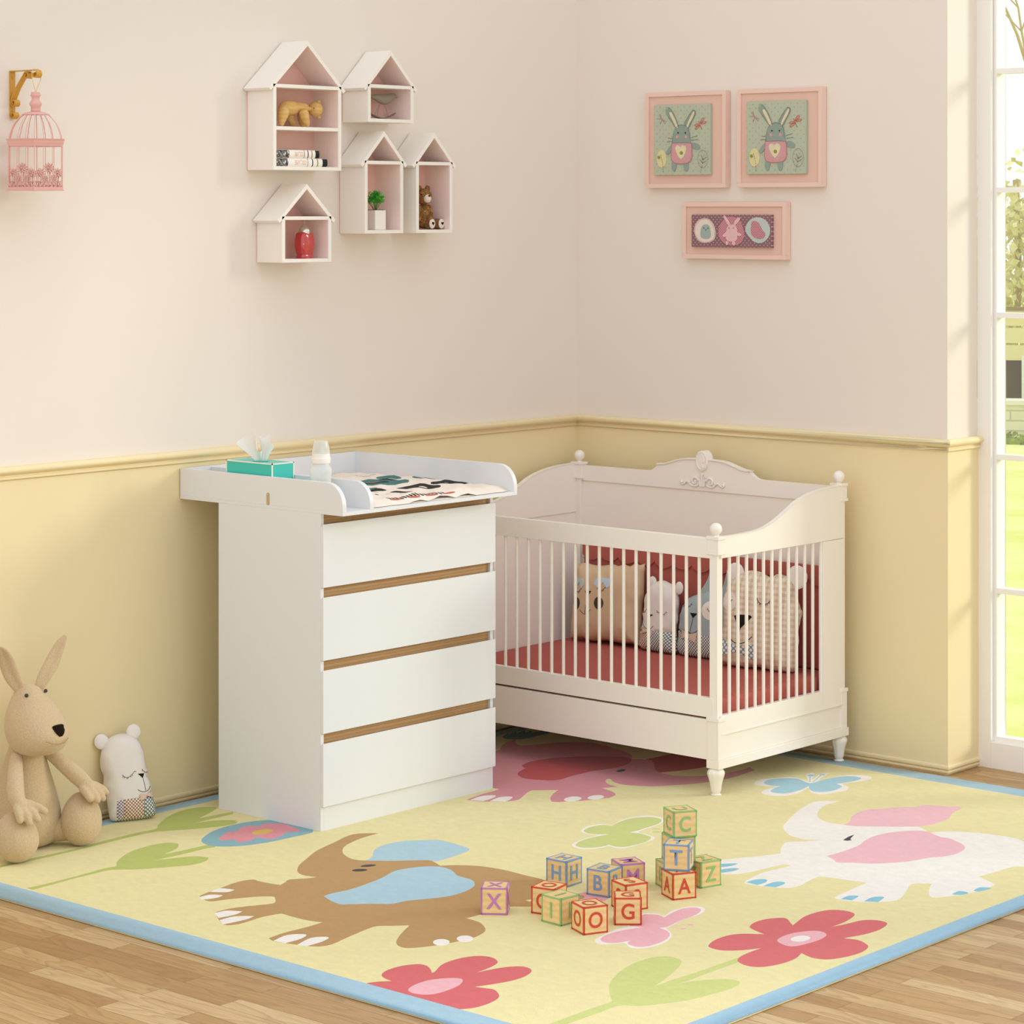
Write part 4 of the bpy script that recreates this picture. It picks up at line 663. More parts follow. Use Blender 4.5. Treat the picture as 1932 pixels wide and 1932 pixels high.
b.build('cover', [mat('pad_cream', 'f2e4d6', .75, .2, 0, 1, .15, 60), mat('print_black', '14181b', .7), mat('print_teal', '3f7473', .7), mat('print_brown', '6a5c4c', .8), mat('print_red', 'c06a5a', .8)], pad, smooth=0, fix=False)

# ================================================================ cot
CX0, CX1, CY0, CY1 = .0665, 1.2775, -.815, -.0745
cr = thing('cot', (.672, -.445, RZ), 'off-white cot with ball finials, turned feet and a carved crest, in the room corner', 'cot')
CC = Matrix.Translation(-cr.location)
def WC(): q = MB(); q.T = CC; return q
def post(cx, cy, front):
    """corner post with collars, ball finial and fluted foot"""
    p = bpy.data.objects.new('post', None); p.empty_display_size = .05; COL.objects.link(p); p.parent = cr
    hx, hy = .025, .020; zt = .848 if front else .964; bz = (.7885, .797, .8371) if front else (.903, .9125, .955)
    b = WC(); b.box(cx-.0155, cx+.0155, cy-.014, cy+.014, .2621, bz[0]+.002)
    b.box(cx-hx+.003, cx+hx-.003, cy-hy+.003, cy+hy-.003, bz[1], bz[2]); b.box(cx-hx+.003, cx+hx-.003, cy-hy+.003, cy+hy-.003, .1267, .2503); b.build('post_shaft', M_crib, p, .0008)
    for z0, z1 in ((bz[0], bz[1]), (bz[2], zt), (.2503, .2621)): b = WC(); b.box(cx-hx, cx+hx, cy-hy, cy+hy, z0, z1); b.build('collar', M_crib, p, .001)
    b = WC(); b.lathe([(.010, zt-.001), (.010, zt+.004), (.005, zt+.005)], (cx, cy, 0), 16); b.ball((cx, cy, zt+.0225), .0202, 28); b.build('ball_finial', M_crib, p, smooth=60)
    # fluted foot
    prof = [(.016, .0995), (.0235, .094), (.0272, .087), (.0278, .081), (.0255, .073), (.0222, .062), (.0195, .052), (.0175, .040), (.0165, .030), (.0148, .0215), (.0118, .018)]
    fl = lambda a, i: 1+.045*abs(math.cos(5*a))*(1 if .12 < i < .85 else .3)
    b = WC(); b.lathe(prof, (cx, cy, 0), 60, flute=fl); b.lathe([(.0118, .0205), (.013, .0175), (.0165, .0155), (.0180, .0135), (.0178, RZ+.0005), (.015, RZ)], (cx, cy, 0), 28); b.build('foot', M_crib, p, smooth=50)
px0, px1 = CX0+.025, CX1-.025; py0, py1 = CY0+.020, CY1-.020
for cx, cy, fr in ((px1, py0, 1), (px0, py0, 1), (px1, py1, 0), (px0, py1, 0)): post(cx, cy, fr)
# base ledge
for x in (CX0-.002, CX1-.048): b = WC(); b.box(x, x+.050, CY0-.001, CY1+.001, .099, .1267); b.build('base_ledge', M_crib, cr, .001)
# front rails, drawer fascia
b = WC(); b.box(px0, px1, CY0+.004, CY0+.026, .7756, .8407); b.build('top_rail', M_crib, cr, .001)
b = WC(); b.box(px0, px1, CY0+.004, CY0+.026, .2614, .324); b.build('bottom_rail', M_crib, cr, .001)
b = WC(); b.box(px0, px1, CY0+.005, CY0+.023, .1245, .2545); b.build('drawer_front', M_crib, cr, .001)
# front spindles
for i in range(21):
    x = 1.1887-i*.05248; b = WC(); b.tube([(x, CY0+.015, .323), (x, CY0+.015, .777)], .0057, 12); b.build('spindle', M_crib, cr)
# end panels
curve = [(-.0945, .958), (-.1381, .957), (-.217, .9535), (-.2888, .9440), (-.3598, .9265), (-.4183, .9015), (-.4763, .8762), (-.5336, .8578), (-.5904, .8476), (-.6801, .8440), (-.795, .8440)]
cs = smooth_poly([(a, c) for a, c in curve], 4, closed=False)
for side, (xa, xb) in enumerate(((CX1-.020, CX1-.0035), (CX0+.0035, CX0+.020))):
    b = WC(); b.prism(cs+[(-.795, .777), (-.0945, .777)], xa, xb, 'yz'); b.build('curved_end_panel', M_crib, cr, .001)
    b = WC(); b.prism([(y, z+.0001) for y, z in cs]+[(y, z+.0022) for y, z in cs[::-1]], xa-.0015, xb+.0015, 'yz'); b.build('end_moulding', M_crib, cr)
x = CX1-.014
for i in range(12): y = -.7383+i*.0471; b = WC(); b.tube([(x, y, .268), (x, y, .779)], .0057, 12); b.build('spindle', M_crib, cr)
b = WC(); b.box(CX1-.024, CX1-.0035, py0, -.2185, .204, .2695); b.build('end_frame', M_crib, cr, .001)
b = WC(); b.box(CX1-.0238, CX1-.0037, -.218, py1, .204, .776); b.build('end_stile', M_crib, cr, .001)
b = WC(); b.box(CX1-.024, CX1-.009, py0, py1, .1267, .2035); b.build('end_frame', M_crib, cr, .001)
b = WC(); b.box(CX1-.012, CX1-.0015, py0, py1, .2055, .2115); b.build('end_moulding', M_crib, cr, .001)
b = WC(); b.box(CX0+.006, CX0+.016, py0, py1, .1267, .78); b.build('end_board', M_crib, cr)
b = WC(); b.box(CX0+.0035, CX0+.022, py0, -.13, .1267, .30); b.build('end_frame', M_crib, cr)
# back panel with crest
yb0, yb1 = -.100, -.080
ct = [(.0915, .9516), (.3800, .9520), (.4258, .9536), (.4454, .9604), (.4593, .9701), (.4663, .9765, 1), (.4625, .9792, 1), (.4955, .9812), (.5287, .9904), (.5645, 1.0010), (.5974, 1.0060), (.6411, 1.0078), (.672, 1.008), (.703, 1.0078), (.7466, 1.006), (.7795, 1.001), (.8153, .9904), (.8485, .9812), (.8815, .9792, 1), (.8777, .9765, 1), (.8847, .9701), (.8986, .9604), (.9182, .9536), (.9640, .9520), (1.2525, .9516)]
cw = smooth_poly(ct, 4, closed=False)
b = WC(); b.prism(cw+[(1.2525, .8965), (.0915, .8965)], yb0, yb1, 'xz'); b.build('crest_rail', M_crib, cr, .0008)
b = WC(); b.box(px0, px1, yb0+.006, yb1-.004, .13, .8965); b.build('back_board', M_crib, cr)
lipc = [p for p in cw if .4620 <= p[0] <= .882 and p[1] > .9785]
b = WC(); b.prism([(x, z-.0015) for x, z in lipc]+[(x, z+.0032) for x, z in lipc[::-1]], yb0-.005, yb1+.002, 'xz'); b.build('crest_moulding', M_crib, cr, .0008)
# oval medallion with a raised bust silhouette
b = WC(); el = lambda rx, rz, n=32: [(.672+rx*math.cos(a), 1.004+rz*math.sin(a)) for a in np.arange(n)*2*math.pi/n]
b.prism(el(.0272, .0365), yb0-.008, yb1+.006, 'xz'); md = b.build('medallion', M_crib, cr, .0015)
b = WC(); r_ = [(.672+.0222*math.cos(a), yb0-.0085, 1.004+.0305*math.sin(a)) for a in np.arange(36)*2*math.pi/36]; b.tube(r_, .0016, 6, closed=True); b.build('oval_bead', M_crib, md)
bust = smooth_poly([(-.0050, -.024), (.0060, -.024), (.0075, -.021), (.0035, -.012), (.0040, -.006), (.0100, -.004), (.0115, .003), (.0105, .010), (.0085, .018), (.003, .0245), (-.004, .024), (-.0095, .016), (-.0120, .008), (-.0125, 0), (-.0105, -.006), (-.004, -.008), (-.003, -.016)])
b = WC(); b.prism([(.672+u, 1.004+w_) for u, w_ in bust], yb0-.0100, yb0-.0070, 'xz'); b.build('cameo', M_crib, md, .0006)
# carved scroll applique
def spiral(cx, cz, r0, r1, a0, a1, n=16, s_=1): return [(cx+s_*(r0+(r1-r0)*i/(n-1))*math.cos(a0+(a1-a0)*i/(n-1)), yb0-.003, cz+(r0+(r1-r0)*i/(n-1))*math.sin(a0+(a1-a0)*i/(n-1))) for i in range(n)]
b = WC()
for s_ in (-1, 1):
    q = spiral(.672+s_*.034, .928, .0175, .004, 2.9, -3.4, 22, s_); b.tube(q, [.0042-.0015*i/21 for i in range(22)], 8); b.ball(q[-1], .0042, 10)
    q = [(.672+s_*u, yb0-.003, z) for u, z in ((.018, .917), (.026, .913), (.040, .911), (.052, .915), (.062, .924), (.070, .926), (.080, .918), (.090, .914), (.0965, .918), (.098, .925), (.094, .929))]
    b.tube(q, [.0035, .004, .004, .0036, .0032, .003, .003, .0032, .0034, .0034, .003], 8); b.ball((.672+s_*.0925, yb0-.004, .9225), .0050, 10); b.ball((.672+s_*.056, yb0-.003, .925), .0035, 8)
    for k in (1, 2, 3): b.tube([(.672+s_*.0035*k, yb0-.004, .912), (.672+s_*.0045*k, yb0-.0045, .935), (.672+s_*(.0055*k+.001*k*k), yb0-.004, .950-.002*k)], .0022, 7)
b.tube([(.672, yb0-.005, .911), (.672, yb0-.0055, .955)], [.0022, .0030], 7); b.ball((.672, yb0-.004, .957), (.0075, .005, .0045), 12)
b.build('scroll_applique', M_crib, cr, smooth=60)
b = WC(); b.box(px0, px1, CY0+.03, yb0-.002, .172, .188); b.build('mattress_base', M_crib, cr)

# bedding
M_rose = mat('rose_cotton', 'b7645a', .9, .1, .03, 6, .15, 120)
ma = thing('mattress', (.672, -.44, .188), 'mattress in a dusty red fitted sheet, lying inside the cot', 'mattress')
b = W(ma); b.box(CX0+.024, CX1-.030, CY0+.034, yb0-.006, .189, .318); b.build('fitted_sheet', M_rose, ma, .022, 5)
bu = thing('cot_bumper', (.672, -.122, .318), 'dusty red padded cot bumper with scalloped overlay along the cot back', 'bumper')
b = W(bu); b.box(.135, 1.236, -.124, -.108, .3185, .676); b.build('pad', M_rose, bu, .008, 4)
sc_ = [(.136, .678), (.136, .628)]
n_s = 13; L_ = 1.099/n_s
for i in range(n_s):
    for j in range(1, 9): f = j/8; sc_.append((.136+L_*(i+f), .626-.018*math.sin(math.pi*f)**.8+.002*(i % 2)))
sc_ += [(1.2355, .678)]
b = W(bu); b.prism(sc_, -.1305, -.1225, 'xz'); b.build('scalloped_overlay', M_rose, bu, .0025, 3)
b = W(bu)
for i in range(n_s):
    q = [(.136+L_*(i+f), -.1312, .619-.018*math.sin(math.pi*f)**.8+.002*(i % 2)) for f in np.linspace(.03, .97, 9)]; b.tube(q, .0008, 5)
b.build('stitching', mat('rose_thread', '8d4b45', .9), bu)
# ================================================================ soft pillows
def seg_dist(P, poly):
    a = np.array(poly); b_ = np.roll(a, -1, 0); d = b_-a; L = (d**2).sum(1)+1e-12
    t = np.clip(((P[:, None]-a)*d).sum(2)/L, 0, 1); q = a+t[..., None]*d
    return np.sqrt(((P[:, None]-q)**2).sum(2).min(1))
def pillow(root, name, outline, T, regions, mats, Rd=.07, wr=.0016, step=.011, seed=0, sub=1):
    """stuffed shape: local X right, Z up, front towards -Y. Returns the height function of the front"""
    O = outline
    xs_ = [p[0] for p in O]; zs = [p[1] for p in O]
    g_ = np.array([(x, z) for x in np.arange(min(xs_), max(xs_), step) for z in np.arange(min(zs), max(zs), step)])
    g_ = g_[inside(g_[:, 0], g_[:, 1], O)]; g_ = g_[seg_dist(g_, O) > step*.6]
    vo, F, mi = cdt(O, regions, [tuple(p) for p in g_])
    def surf(P):
        P = np.atleast_2d(np.array(P, float)); d = seg_dist(P, O); d[~inside(P[:, 0], P[:, 1], O)] = 0
        k = np.clip(d/Rd, 0, 1); h = T*np.sqrt(np.clip(1-(1-k)**2, 0, 1))
        e = np.exp(-((k-.3)/.3)**2); w_ = wr*e*(np.sin(P[:, 0]*95+P[:, 1]*40+seed)+np.sin(P[:, 1]*120-P[:, 0]*30+seed*2))
        return np.where(k > .02, np.maximum(h+w_, .0004), 0)
    h = surf(vo); n = len(vo)
    V = [(v[0], -q, v[1]) for v, q in zip(vo, h)]+[(v[0], q, v[1]) for v, q in zip(vo, h)]
    fr = [tuple(int(q) for q in f) for f in F]; bk = [tuple(int(q)+n for q in f[::-1]) for f in F]
    b = MB(); b.add(V, fr+bk, list(mi)+list(mi)); b.build(name, mats, root, smooth=0, sub=0)
    return lambda u, w_: float(surf([(u, w_)])[0])
M_thread = mat('black_thread', '1a1512', .8)
def stroke(b, pts, surf, r=.0008): b.tube([(u, -surf(u, w_)-.0006, w_) for u, w_ in pts], r, 6)
def patch(root, name, poly, surf, m, off=.0012, t=.0012):
    q_ = np.array(poly); gx_ = np.array([(x, z) for x in np.arange(q_[:, 0].min(), q_[:, 0].max(), .005) for z in np.arange(q_[:, 1].min(), q_[:, 1].max(), .005)]); gx_ = gx_[inside(gx_[:, 0], gx_[:, 1], poly)]
    if len(gx_): gx_ = gx_[seg_dist(gx_, poly) > .002]
    vo, F, _ = cdt(poly, (), [tuple(p) for p in gx_]); n = len(vo)
    hs = [surf(*v) for v in vo]
    V = [(v[0], -h-off, v[1]) for v, h in zip(vo, hs)]+[(v[0], -h-off+t+.0006, v[1]) for v, h in zip(vo, hs)]
    k = len(poly); fs = [tuple(int(q) for q in f) for f in F]+[tuple(int(q)+n for q in f[::-1]) for f in F]+[(i, n+i, n+(i+1) % k, (i+1) % k) for i in range(k)]
    b = MB(); b.add(V, fs); return b.build(name, m, root, smooth=50)
def densify(p, n): 
    out = []
    for i in range(len(p)):
        a, c = p[i], p[(i+1) % len(p)]
        for j in range(n): out.append((a[0]+(c[0]-a[0])*j/n, a[1]+(c[1]-a[1])*j/n))
    return out
def arc3(a, m, c, n=9):
    out = []
    for i in range(n):
        t = i/(n-1); out.append(tuple((1-t)*(1-t)*np.array(a)+2*t*(1-t)*(2*np.array(m)-.5*np.array(a)-.5*np.array(c))+t*t*np.array(c)))
    return out
def lash(b, surf, a, m, c, n=6, L=.006, r=.0006):
    p = arc3(a, m, c, 11); stroke(b, p, surf, r*1.15)
    for i in range(n):
        q = p[1+int(i*9/(n-1))] if n > 1 else p[5]; cx = (a[0]+c[0])/2; cz = max(a[1], c[1])+.01
        d = np.array(q)-np.array((cx, cz)); d /= np.linalg.norm(d); stroke(b, [q, tuple(np.array(q)+d*L)], surf, r)
def bow(root, surf, c, w_, h_, m, tilt=0, name='bow_tie'):
    cu, cw_ = c; b = MB()
    for s_ in (-1, 1):
        pts = [(0, -.10), (.25, -.32), (.6, -.5), (.95, -.62), (1.0, -.1), (1.02, .5), (.7, .42), (.35, .28), (0, .12)]
        poly = smooth_poly([(cu+s_*u*w_/2*math.cos(tilt)-v*h_*math.sin(tilt), cw_+s_*u*w_/2*math.sin(tilt)+v*h_*math.cos(tilt)) for u, v in pts], 3)
        vo, F, _ = cdt(poly, (), [(cu+s_*u*w_/2, cw_) for u in (.3, .5, .7)])
        n = len(vo); V = []
        for v in vo:
            q = abs(v[0]-cu)/(w_/2); V.append((v[0], -surf(*v)-.002-.0035*math.sin(min(q, 1)*3.1), v[1]))
        V += [(v[0], v[1]+.0025, v[2]) for v in V]
        b.add(V, [tuple(int(q) for q in f) for f in F]+[tuple(int(q)+n for q in f[::-1]) for f in F])
    b.build(name, m, root, smooth=0, fix=False)
    b = MB(); b.ball((cu, -surf(cu, cw_)-.003, cw_), (.0045, .004, h_*.22), 12); b.build('bow_knot', m, root)
def disc(cu, cw_, a, b_, n=24): return [(cu+a*math.cos(t), cw_+b_*math.sin(t)) for t in np.arange(n)*2*math.pi/n]
def ear_pad(root, name, c, a, b_, m, y=0, T=.008):
    vo, F, _ = cdt(disc(*c, a, b_), (), [(c[0]+a*k*math.cos(t+k), c[1]+b_*k*math.sin(t+k)) for k in (.35, .65, .88, .97) for t in np.arange(16)*math.pi/8]+[c]); n = len(vo)
    h = [T*math.sqrt(max(0, 1-((v[0]-c[0])/a)**2-((v[1]-c[1])/b_)**2)) for v in vo]
    b = MB(); b.add([(v[0], y-q, v[1]) for v, q in zip(vo, h)]+[(v[0], y+q, v[1]) for v, q in zip(vo, h)], [tuple(int(q) for q in f) for f in F]+[tuple(int(q)+n for q in f[::-1]) for f in F])
    return b.build(name, m, root, smooth=0)
M_tan = mat('tan_cotton', 'd9bc98', .95, .1, .02, 20, .25, 350)
M_whitec = mat('white_cotton', 'ece3da', .95, .1, .01, 20, .15, 300)
M_bluec = mat('blue_grey_cotton', 'a9b5b5', .95, .1, .02, 20, .15, 300)
D_brown = dots_mat('brown_dots', '9a6a4c', 'f3e6d8', .0105, .28); D_teal = dots_mat('teal_dots', '66807f', 'f0e6dc', .0115, .27)
D_purple = dots_mat('purple_dots', '7b6380', 'f0e6e0', .0095, .28); D_green = dots_mat('green_dots', '7c9050', 'f0e8da', .009, .28)
D_peach = dots_mat('peach_print', 'c89b7c', 'efdccb', .006, .30); D_blue = dots_mat('blue_print', '8fb5c6', 'e8eef0', .0055, .3)
D_bow = dots_mat('blue_bow_dots', '7f9ba3', 'f2ece4', .019, .27)
def gingham():
    h = N('gingham'); v = h.n('ShaderNodeTexCoord').outputs['Object']; sp = h.n('ShaderNodeSeparateXYZ'); h.l(v, sp.inputs[0])
    f = [h.math('GREATER_THAN', h.math('FRACT', h.math('ADD', h.math('DIVIDE', sp.outputs[i], .0205), 20)), .5) for i in (0, 2)]
    s_ = h.math('MULTIPLY', h.math('ADD', f[0], f[1]), .5); h.l(h.mix(s_, lin('eadcc6'), lin('d2bba0')), h.b.inputs['Base Color']); h.b.inputs['Roughness'].default_value = .95; h.b.inputs['Specular IOR Level'].default_value = .1
    h.bump(h.noise(v, 220, 3), .35, .001); return h.m
M_ging = gingham(); M_nose = mat('nose_black', '15110f', .8)
GP = 'animal face pillows leaning in the cot'
def pil(name, loc, yaw, lean, label, cat='pillow', group=GP):
    return thing(name, loc, label, cat, group, rot=Matrix.Rotation(yaw, 3, 'Z').__matmul__(Matrix.Rotation(-lean, 3, 'X')).to_euler())
ZM = .3185
# 1 square tan pillow
p1_ = pil('face_pillow', (.307, -.196, ZM), R_(4), R_(5), 'square tan pillow with dark oval cheeks, leftmost in the cot')
O1 = smooth_poly([(-.160, .004, 1), (-.1585, .05), (-.156, .12), (-.150, .20), (-.143, .282, 1), (-.11, .286), (-.07, .281), (-.03, .283), (.01, .291), (.035, .287), (.06, .295), (.085, .290), (.11, .303), (.128, .298), (.150, .306, 1), (.146, .26), (.150, .20), (.144, .15), (.147, .10), (.150, .05), (.158, .006, 1), (.11, .014), (.06, .010), (0, .014), (-.06, .006), (-.11, .010)], 3)
s1_ = pillow(p1_, 'cushion', O1, .047, [], [M_tan], .085, .0016, seed=1)
for (u, w_, wd_) in ((-.1136, .184, .030), (-.006, .198, .036)):
    b = MB(); lash(b, s1_, (u-wd_/2, w_+.010), (u, w_-.002), (u+wd_/2, w_+.011), 8, .005); b.build('eyelashes', M_thread, p1_)
patch(p1_, 'nose', densify([(-.0765, .1885), (-.0635, .190), (-.0485, .190), (-.0665, .1665)], 3), s1_, M_nose)
b = MB(); stroke(b, [(-.0667, .1675), (-.070, .135), (-.0726, .107)], s1_); stroke(b, arc3((-.0967, .119), (-.0715, .105), (-.0475, .124)), s1_); b.build('mouth', mat('brown_thread', '4a2c1c', .8), p1_)
patch(p1_, 'cheek', disc(-.1165, .139, .0165, .0225), s1_, mat('dark_cheek', '4c4033', .9)); patch(p1_, 'cheek', disc(-.013, .150, .0205, .0228), s1_, mat('dark_cheek', '4c4033', .9))
for u, w_, k in ((-.1136, .226, 1), (-.001, .236, 1.25)):
    patch(p1_, 'ribbon', smooth_poly([(u-.024*k, w_+.002), (u, w_+.006), (u+.024*k, w_+.003), (u+.030*k, w_-.018, 1), (u+.016*k, w_-.030, 1), (u+.004, w_-.008, 1), (u-.016*k, w_-.031, 1), (u-.030*k, w_-.020, 1)], 3), s1_, D_blue, .002, .002)
# 2 white bear
def bear(root, O, regions, mats, ears, eyes, nose, stem, smile, T=.036, seed=2, ng=.06):
    s_ = pillow(root, 'cushion', O, T, regions, mats, ng, .0018, seed=seed)
    for c, a, e in ears: ear_pad(root, 'ear', c, a, e, M_whitec)
    for e in eyes: b = MB(); lash(b, s_, *e); b.build('eyelashes', M_thread, root)
    patch(root, 'nose', densify(nose, 3), s_, M_nose)
    b = MB(); stroke(b, stem, s_); stroke(b, arc3(*smile), s_); b.build('mouth', M_thread, root); return s_
p2_ = pil('face_pillow', (.552, -.205, ZM), R_(-3), R_(6), 'small white bear pillow with brown and teal dotted base, second from left in the cot')
O2 = smooth_poly([(-.083, .006), (-.086, .04), (-.083, .085), (-.074, .112), (-.080, .13), (-.073, .16), (-.076, .19), (-.060, .225), (-.035, .246), (0, .256), (.03, .250), (.050, .242), (.068, .215), (.078, .18), (.074, .15), (.081, .12), (.074, .095), (.084, .05), (.082, .006), (.04, .0), (-.03, .0)], 4)
cl = [(-.1, -.01), (.1, -.01), (.1, .078), (0, .076), (-.1, .070)]; clb = [(-.1, -.01), (-.035, -.01), (-.030, .0745), (-.1, .070)]
s2_ = bear(p2_, O2, [cl, clb], [M_whitec, D_teal, D_brown], [((-.050, .245), .019, .021), ((.077, .236), .019, .023)],
     [((-.066, .148), (-.055, .138), (-.040, .152), 5, .005), ((.010, .150), (.035, .138), (.050, .149), 5, .005)], [(-.036, .134), (-.005, .133), (-.026, .120)], [(-.026, .121), (-.029, .096)], ((-.057, .095), (-.026, .080), (-.002, .093)))
bow(p2_, s2_, (-.030, .072), .052, .019, D_peach, -.1)
# 3 blue grey bunny
p3_ = pil('face_pillow', (.752, -.198, ZM), R_(2), R_(5), 'blue-grey bunny pillow with white round cheek and strap ears, third from left in cot')
O3 = smooth_poly([(-.108, .006), (-.112, .06), (-.112, .12), (-.106, .16), (-.086, .198), (-.062, .213), (-.035, .222), (-.01, .232), (.01, .238), (.035, .232), (.07, .218), (.100, .19), (.112, .15), (.115, .10), (.110, .05), (.108, .006), (.05, 0), (-.05, 0)], 4)
cl = [(-.13, -.01), (.13, -.01), (.13, .090), (.02, .084), (-.13, .088)]
s3_ = bear(p3_, O3, [cl], [M_bluec, D_teal], [], [((-.088, .190), (-.081, .178), (-.070, .183), 4, .006), ((-.062, .181), (-.054, .178), (-.045, .189), 4, .006)], [(-.043, .157), (-.012, .157), (-.030, .139)], [(-.030, .140), (-.034, .118), (-.040, .092)], ((-.060, .100), (-.034, .086), (-.010, .097)), .038, 3, .07)
patch(p3_, 'cheek', disc(.040, .172, .034, .033), s3_, mat('cheek_white', 'f1e6da', .9))
b = MB(); lash(b, lambda u, w_: s3_(u, w_)+.0016, (.030, .180), (.037, .172), (.046, .171), 3, .004); b.build('eyelashes', M_thread, p3_)
for s_, e_ in ((1, [(-.045, .212), (-.030, .232), (-.008, .262), (.006, .292), (.014, .322, 1), (.042, .312, 1), (.030, .280), (.016, .246), (.010, .226)]), (-1, [(.060, .215), (.066, .25), (.075, .285), (.084, .322, 1), (.108, .318, 1), (.104, .280), (.100, .24), (.095, .21)])):
    b = MB(); b.prism(smooth_poly(e_, 4), -.006, .004, 'xz'); b.build('ear', M_bluec, p3_, .003, 3)
bow(p3_, s3_, (-.045, .078), .068, .030, D_peach, -.12)
# 4 large gingham bear
p4_ = pil('face_pillow', (1.030, -.252, ZM), R_(9), R_(7), 'large beige gingham bear pillow with blue dotted bow tie, rightmost in the cot')
O4 = smooth_poly([(-.150, .010), (-.165, .03), (-.160, .08), (-.150, .10), (-.148, .16), (-.150, .24), (-.135, .285), (-.10, .316), (-.06, .334), (-.02, .334), (.012, .322), (.028, .318), (.05, .330), (.085, .326), (.112, .310), (.130, .27), (.138, .235), (.150, .21), (.146, .17), (.140, .14), (.146, .11), (.140, .07), (.142, .03), (.130, .004), (.06, .0), (0, .008), (-.06, .002)], 4)
s4_ = bear(p4_, O4, [], [M_ging], [((-.112, .322), .034, .036), ((.125, .325), .040, .041)], [((.002, .246), (.010, .232), (.024, .226), 4, .007, .0009), ((.036, .228), (.046, .231), (.056, .244), 4, .007, .0009)],
     [(-.082, .178), (-.066, .183), (-.045, .184), (-.018, .184), (-.013, .178), (-.030, .160), (-.045, .146), (-.055, .136), (-.066, .144), (-.074, .160)], [(-.055, .138), (-.059, .115), (-.063, .090)], ((-.105, .112), (-.060, .084), (-.008, .112)), .052, 5, .09)
b = MB(); stroke(b, arc3((-.105, .112), (-.060, .0845), (-.008, .112)), s4_, .0014); stroke(b, [(-.055, .138), (-.059, .115), (-.063, .090)], s4_, .0014); b.build('mouth_cord', M_thread, p4_)
patch(p4_, 'cheek', disc(-.108, .226, .030, .033), s4_, mat('cheek_white', 'f1e6da', .9))
b = MB(); lash(b, lambda u, w_: s4_(u, w_)+.0016, (-.112, .222), (-.102, .226), (-.094, .232), 4, .004); b.build('eyelashes', M_thread, p4_)
bow(p4_, s4_, (-.064, .066), .135, .048, D_bow, -.06)
# floor bear
p5_ = pil('face_pillow', (.108, -2.276, RZ), R_(66), R_(13), 'white sleeping bear pillow on the floor, leaning on the left wall beside the plush hare', group=None)
O5 = smooth_poly([(-.062, .006), (-.070, .04), (-.074, .09), (-.082, .105), (-.078, .14), (-.086, .165), (-.085, .20), (-.073, .235), (-.05, .257), (-.02, .266), (.012, .262), (.035, .248), (.052, .215), (.058, .17), (.064, .145), (.062, .125), (.073, .105), (.074, .07), (.080, .04), (.076, .008), (.03, .0), (-.02, .0)], 4)
cl = [(-.050, -.01), (.1, -.01), (.1, .072), (-.049, .062)]
c1_ = [(-.050, -.01), (-.028, -.01), (-.028, .065), (-.049, .062)]; c2_ = [(-.028, -.01), (.036, -.01), (.036, .068), (-.028, .065)]; c3_ = [(-.050, -.01), (.1, -.01), (.1, .007), (-.05, .007)]
s5_ = bear(p5_, O5, [cl, c1_, c2_, c3_], [M_whitec, D_teal, D_purple, D_brown, D_green], [((-.078, .246), .0235, .024), ((.026, .268), .0235, .024)],
     [((-.030, .140), (-.012, .131), (.010, .148), 7, .005), ((.036, .152), (.046, .143), (.056, .143), 4, .004)], [(.020, .139), (.043, .139), (.036, .125)], [(.036, .126), (.040, .105), (.043, .086)], ((.016, .091), (.041, .083), (.062, .098)), .040, 7, .055)
bow(p5_, s5_, (.046, .072), .048, .018, D_peach, .15)

# ================================================================ plush hare
ha = thing('plush_hare', (.14, -2.70, RZ), 'large beige felt plush hare with a black nose, sitting against the left wall', 'soft toy')
FE = felt('beige_felt', 'd2b890')
b = W(ha); b.rings([(.112, -2.685, .0125, .05, .055), (.112, -2.685, .020, .085, .09), (.112, -2.685, .06, .102, .108), (.112, -2.685, .11, .103, .107), (.112, -2.687, .16, .094, .097), (.114, -2.69, .21, .080, .082), (.118, -2.692, .26, .063, .066), (.125, -2.695, .30, .050, .056), (.13, -2.70, .33, .040, .046), (.135, -2.70, .36, .02, .02)], 32)
b.build('torso', FE, ha, sub=2, smooth=0)
b = W(ha); b.rings([(.185, -2.70, .294, .025, .03), (.187, -2.70, .300, .058, .058), (.187, -2.70, .316, .083, .078), (.186, -2.70, .342, .099, .088), (.180, -2.70, .370, .100, .0905), (.170, -2.70, .400, .090, .085), (.160, -2.70, .428, .075, .073), (.152, -2.70, .452, .060, .058), (.146, -2.70, .472, .047, .045), (.143, -2.70, .487, .032, .031), (.142, -2.70, .495, .012, .012)], 32)
b.build('head', FE, ha, sub=2, smooth=0)
b = W(ha)
q = [(.2790, -2.742, .350), (.2875, -2.722, .341), (.2895, -2.70, .338), (.286, -2.678, .340), (.275, -2.657, .348)]; b.tube(q, .0012, 6); b.build('mouth', mat('felt_seam', 'a58a62', 1), ha)
b = W(ha); ns = smooth_poly([(-.022, .013), (0, .017), (.021, .013), (.018, -.004), (.002, -.020), (-.008, -.014), (-.018, -.002)], 4)
vo, F, _ = cdt(ns, (), [(0, 0), (.008, .004), (-.008, .004), (0, .009), (0, -.008)]); n_ = len(vo)
hh = [.013*math.sqrt(max(0, 1-(v[0]/.0225)**2-(v[1]/.0225)**2)) for v in vo]
def nosept(u, w_, h): 
    y = -2.688+u; dx = math.sqrt(max(0, 1-((y+2.70)/.092)**2))*.099; return (.180+dx+h-.006, y, .374+w_)
b.add([nosept(v[0], v[1], h) for v, h in zip(vo, hh)]+[nosept(v[0], v[1], -.006) for v in vo], [tuple(int(q) for q in f) for f in F]+[tuple(int(q)+n_ for q in f[::-1]) for f in F]+[(i, n_+i, n_+(i+1) % len(ns), (i+1) % len(ns)) for i in range(len(ns))])
b.build('nose', mat('felt_black', '22170f', .9, .1, .1, 200, .3, 500), ha, smooth=60)
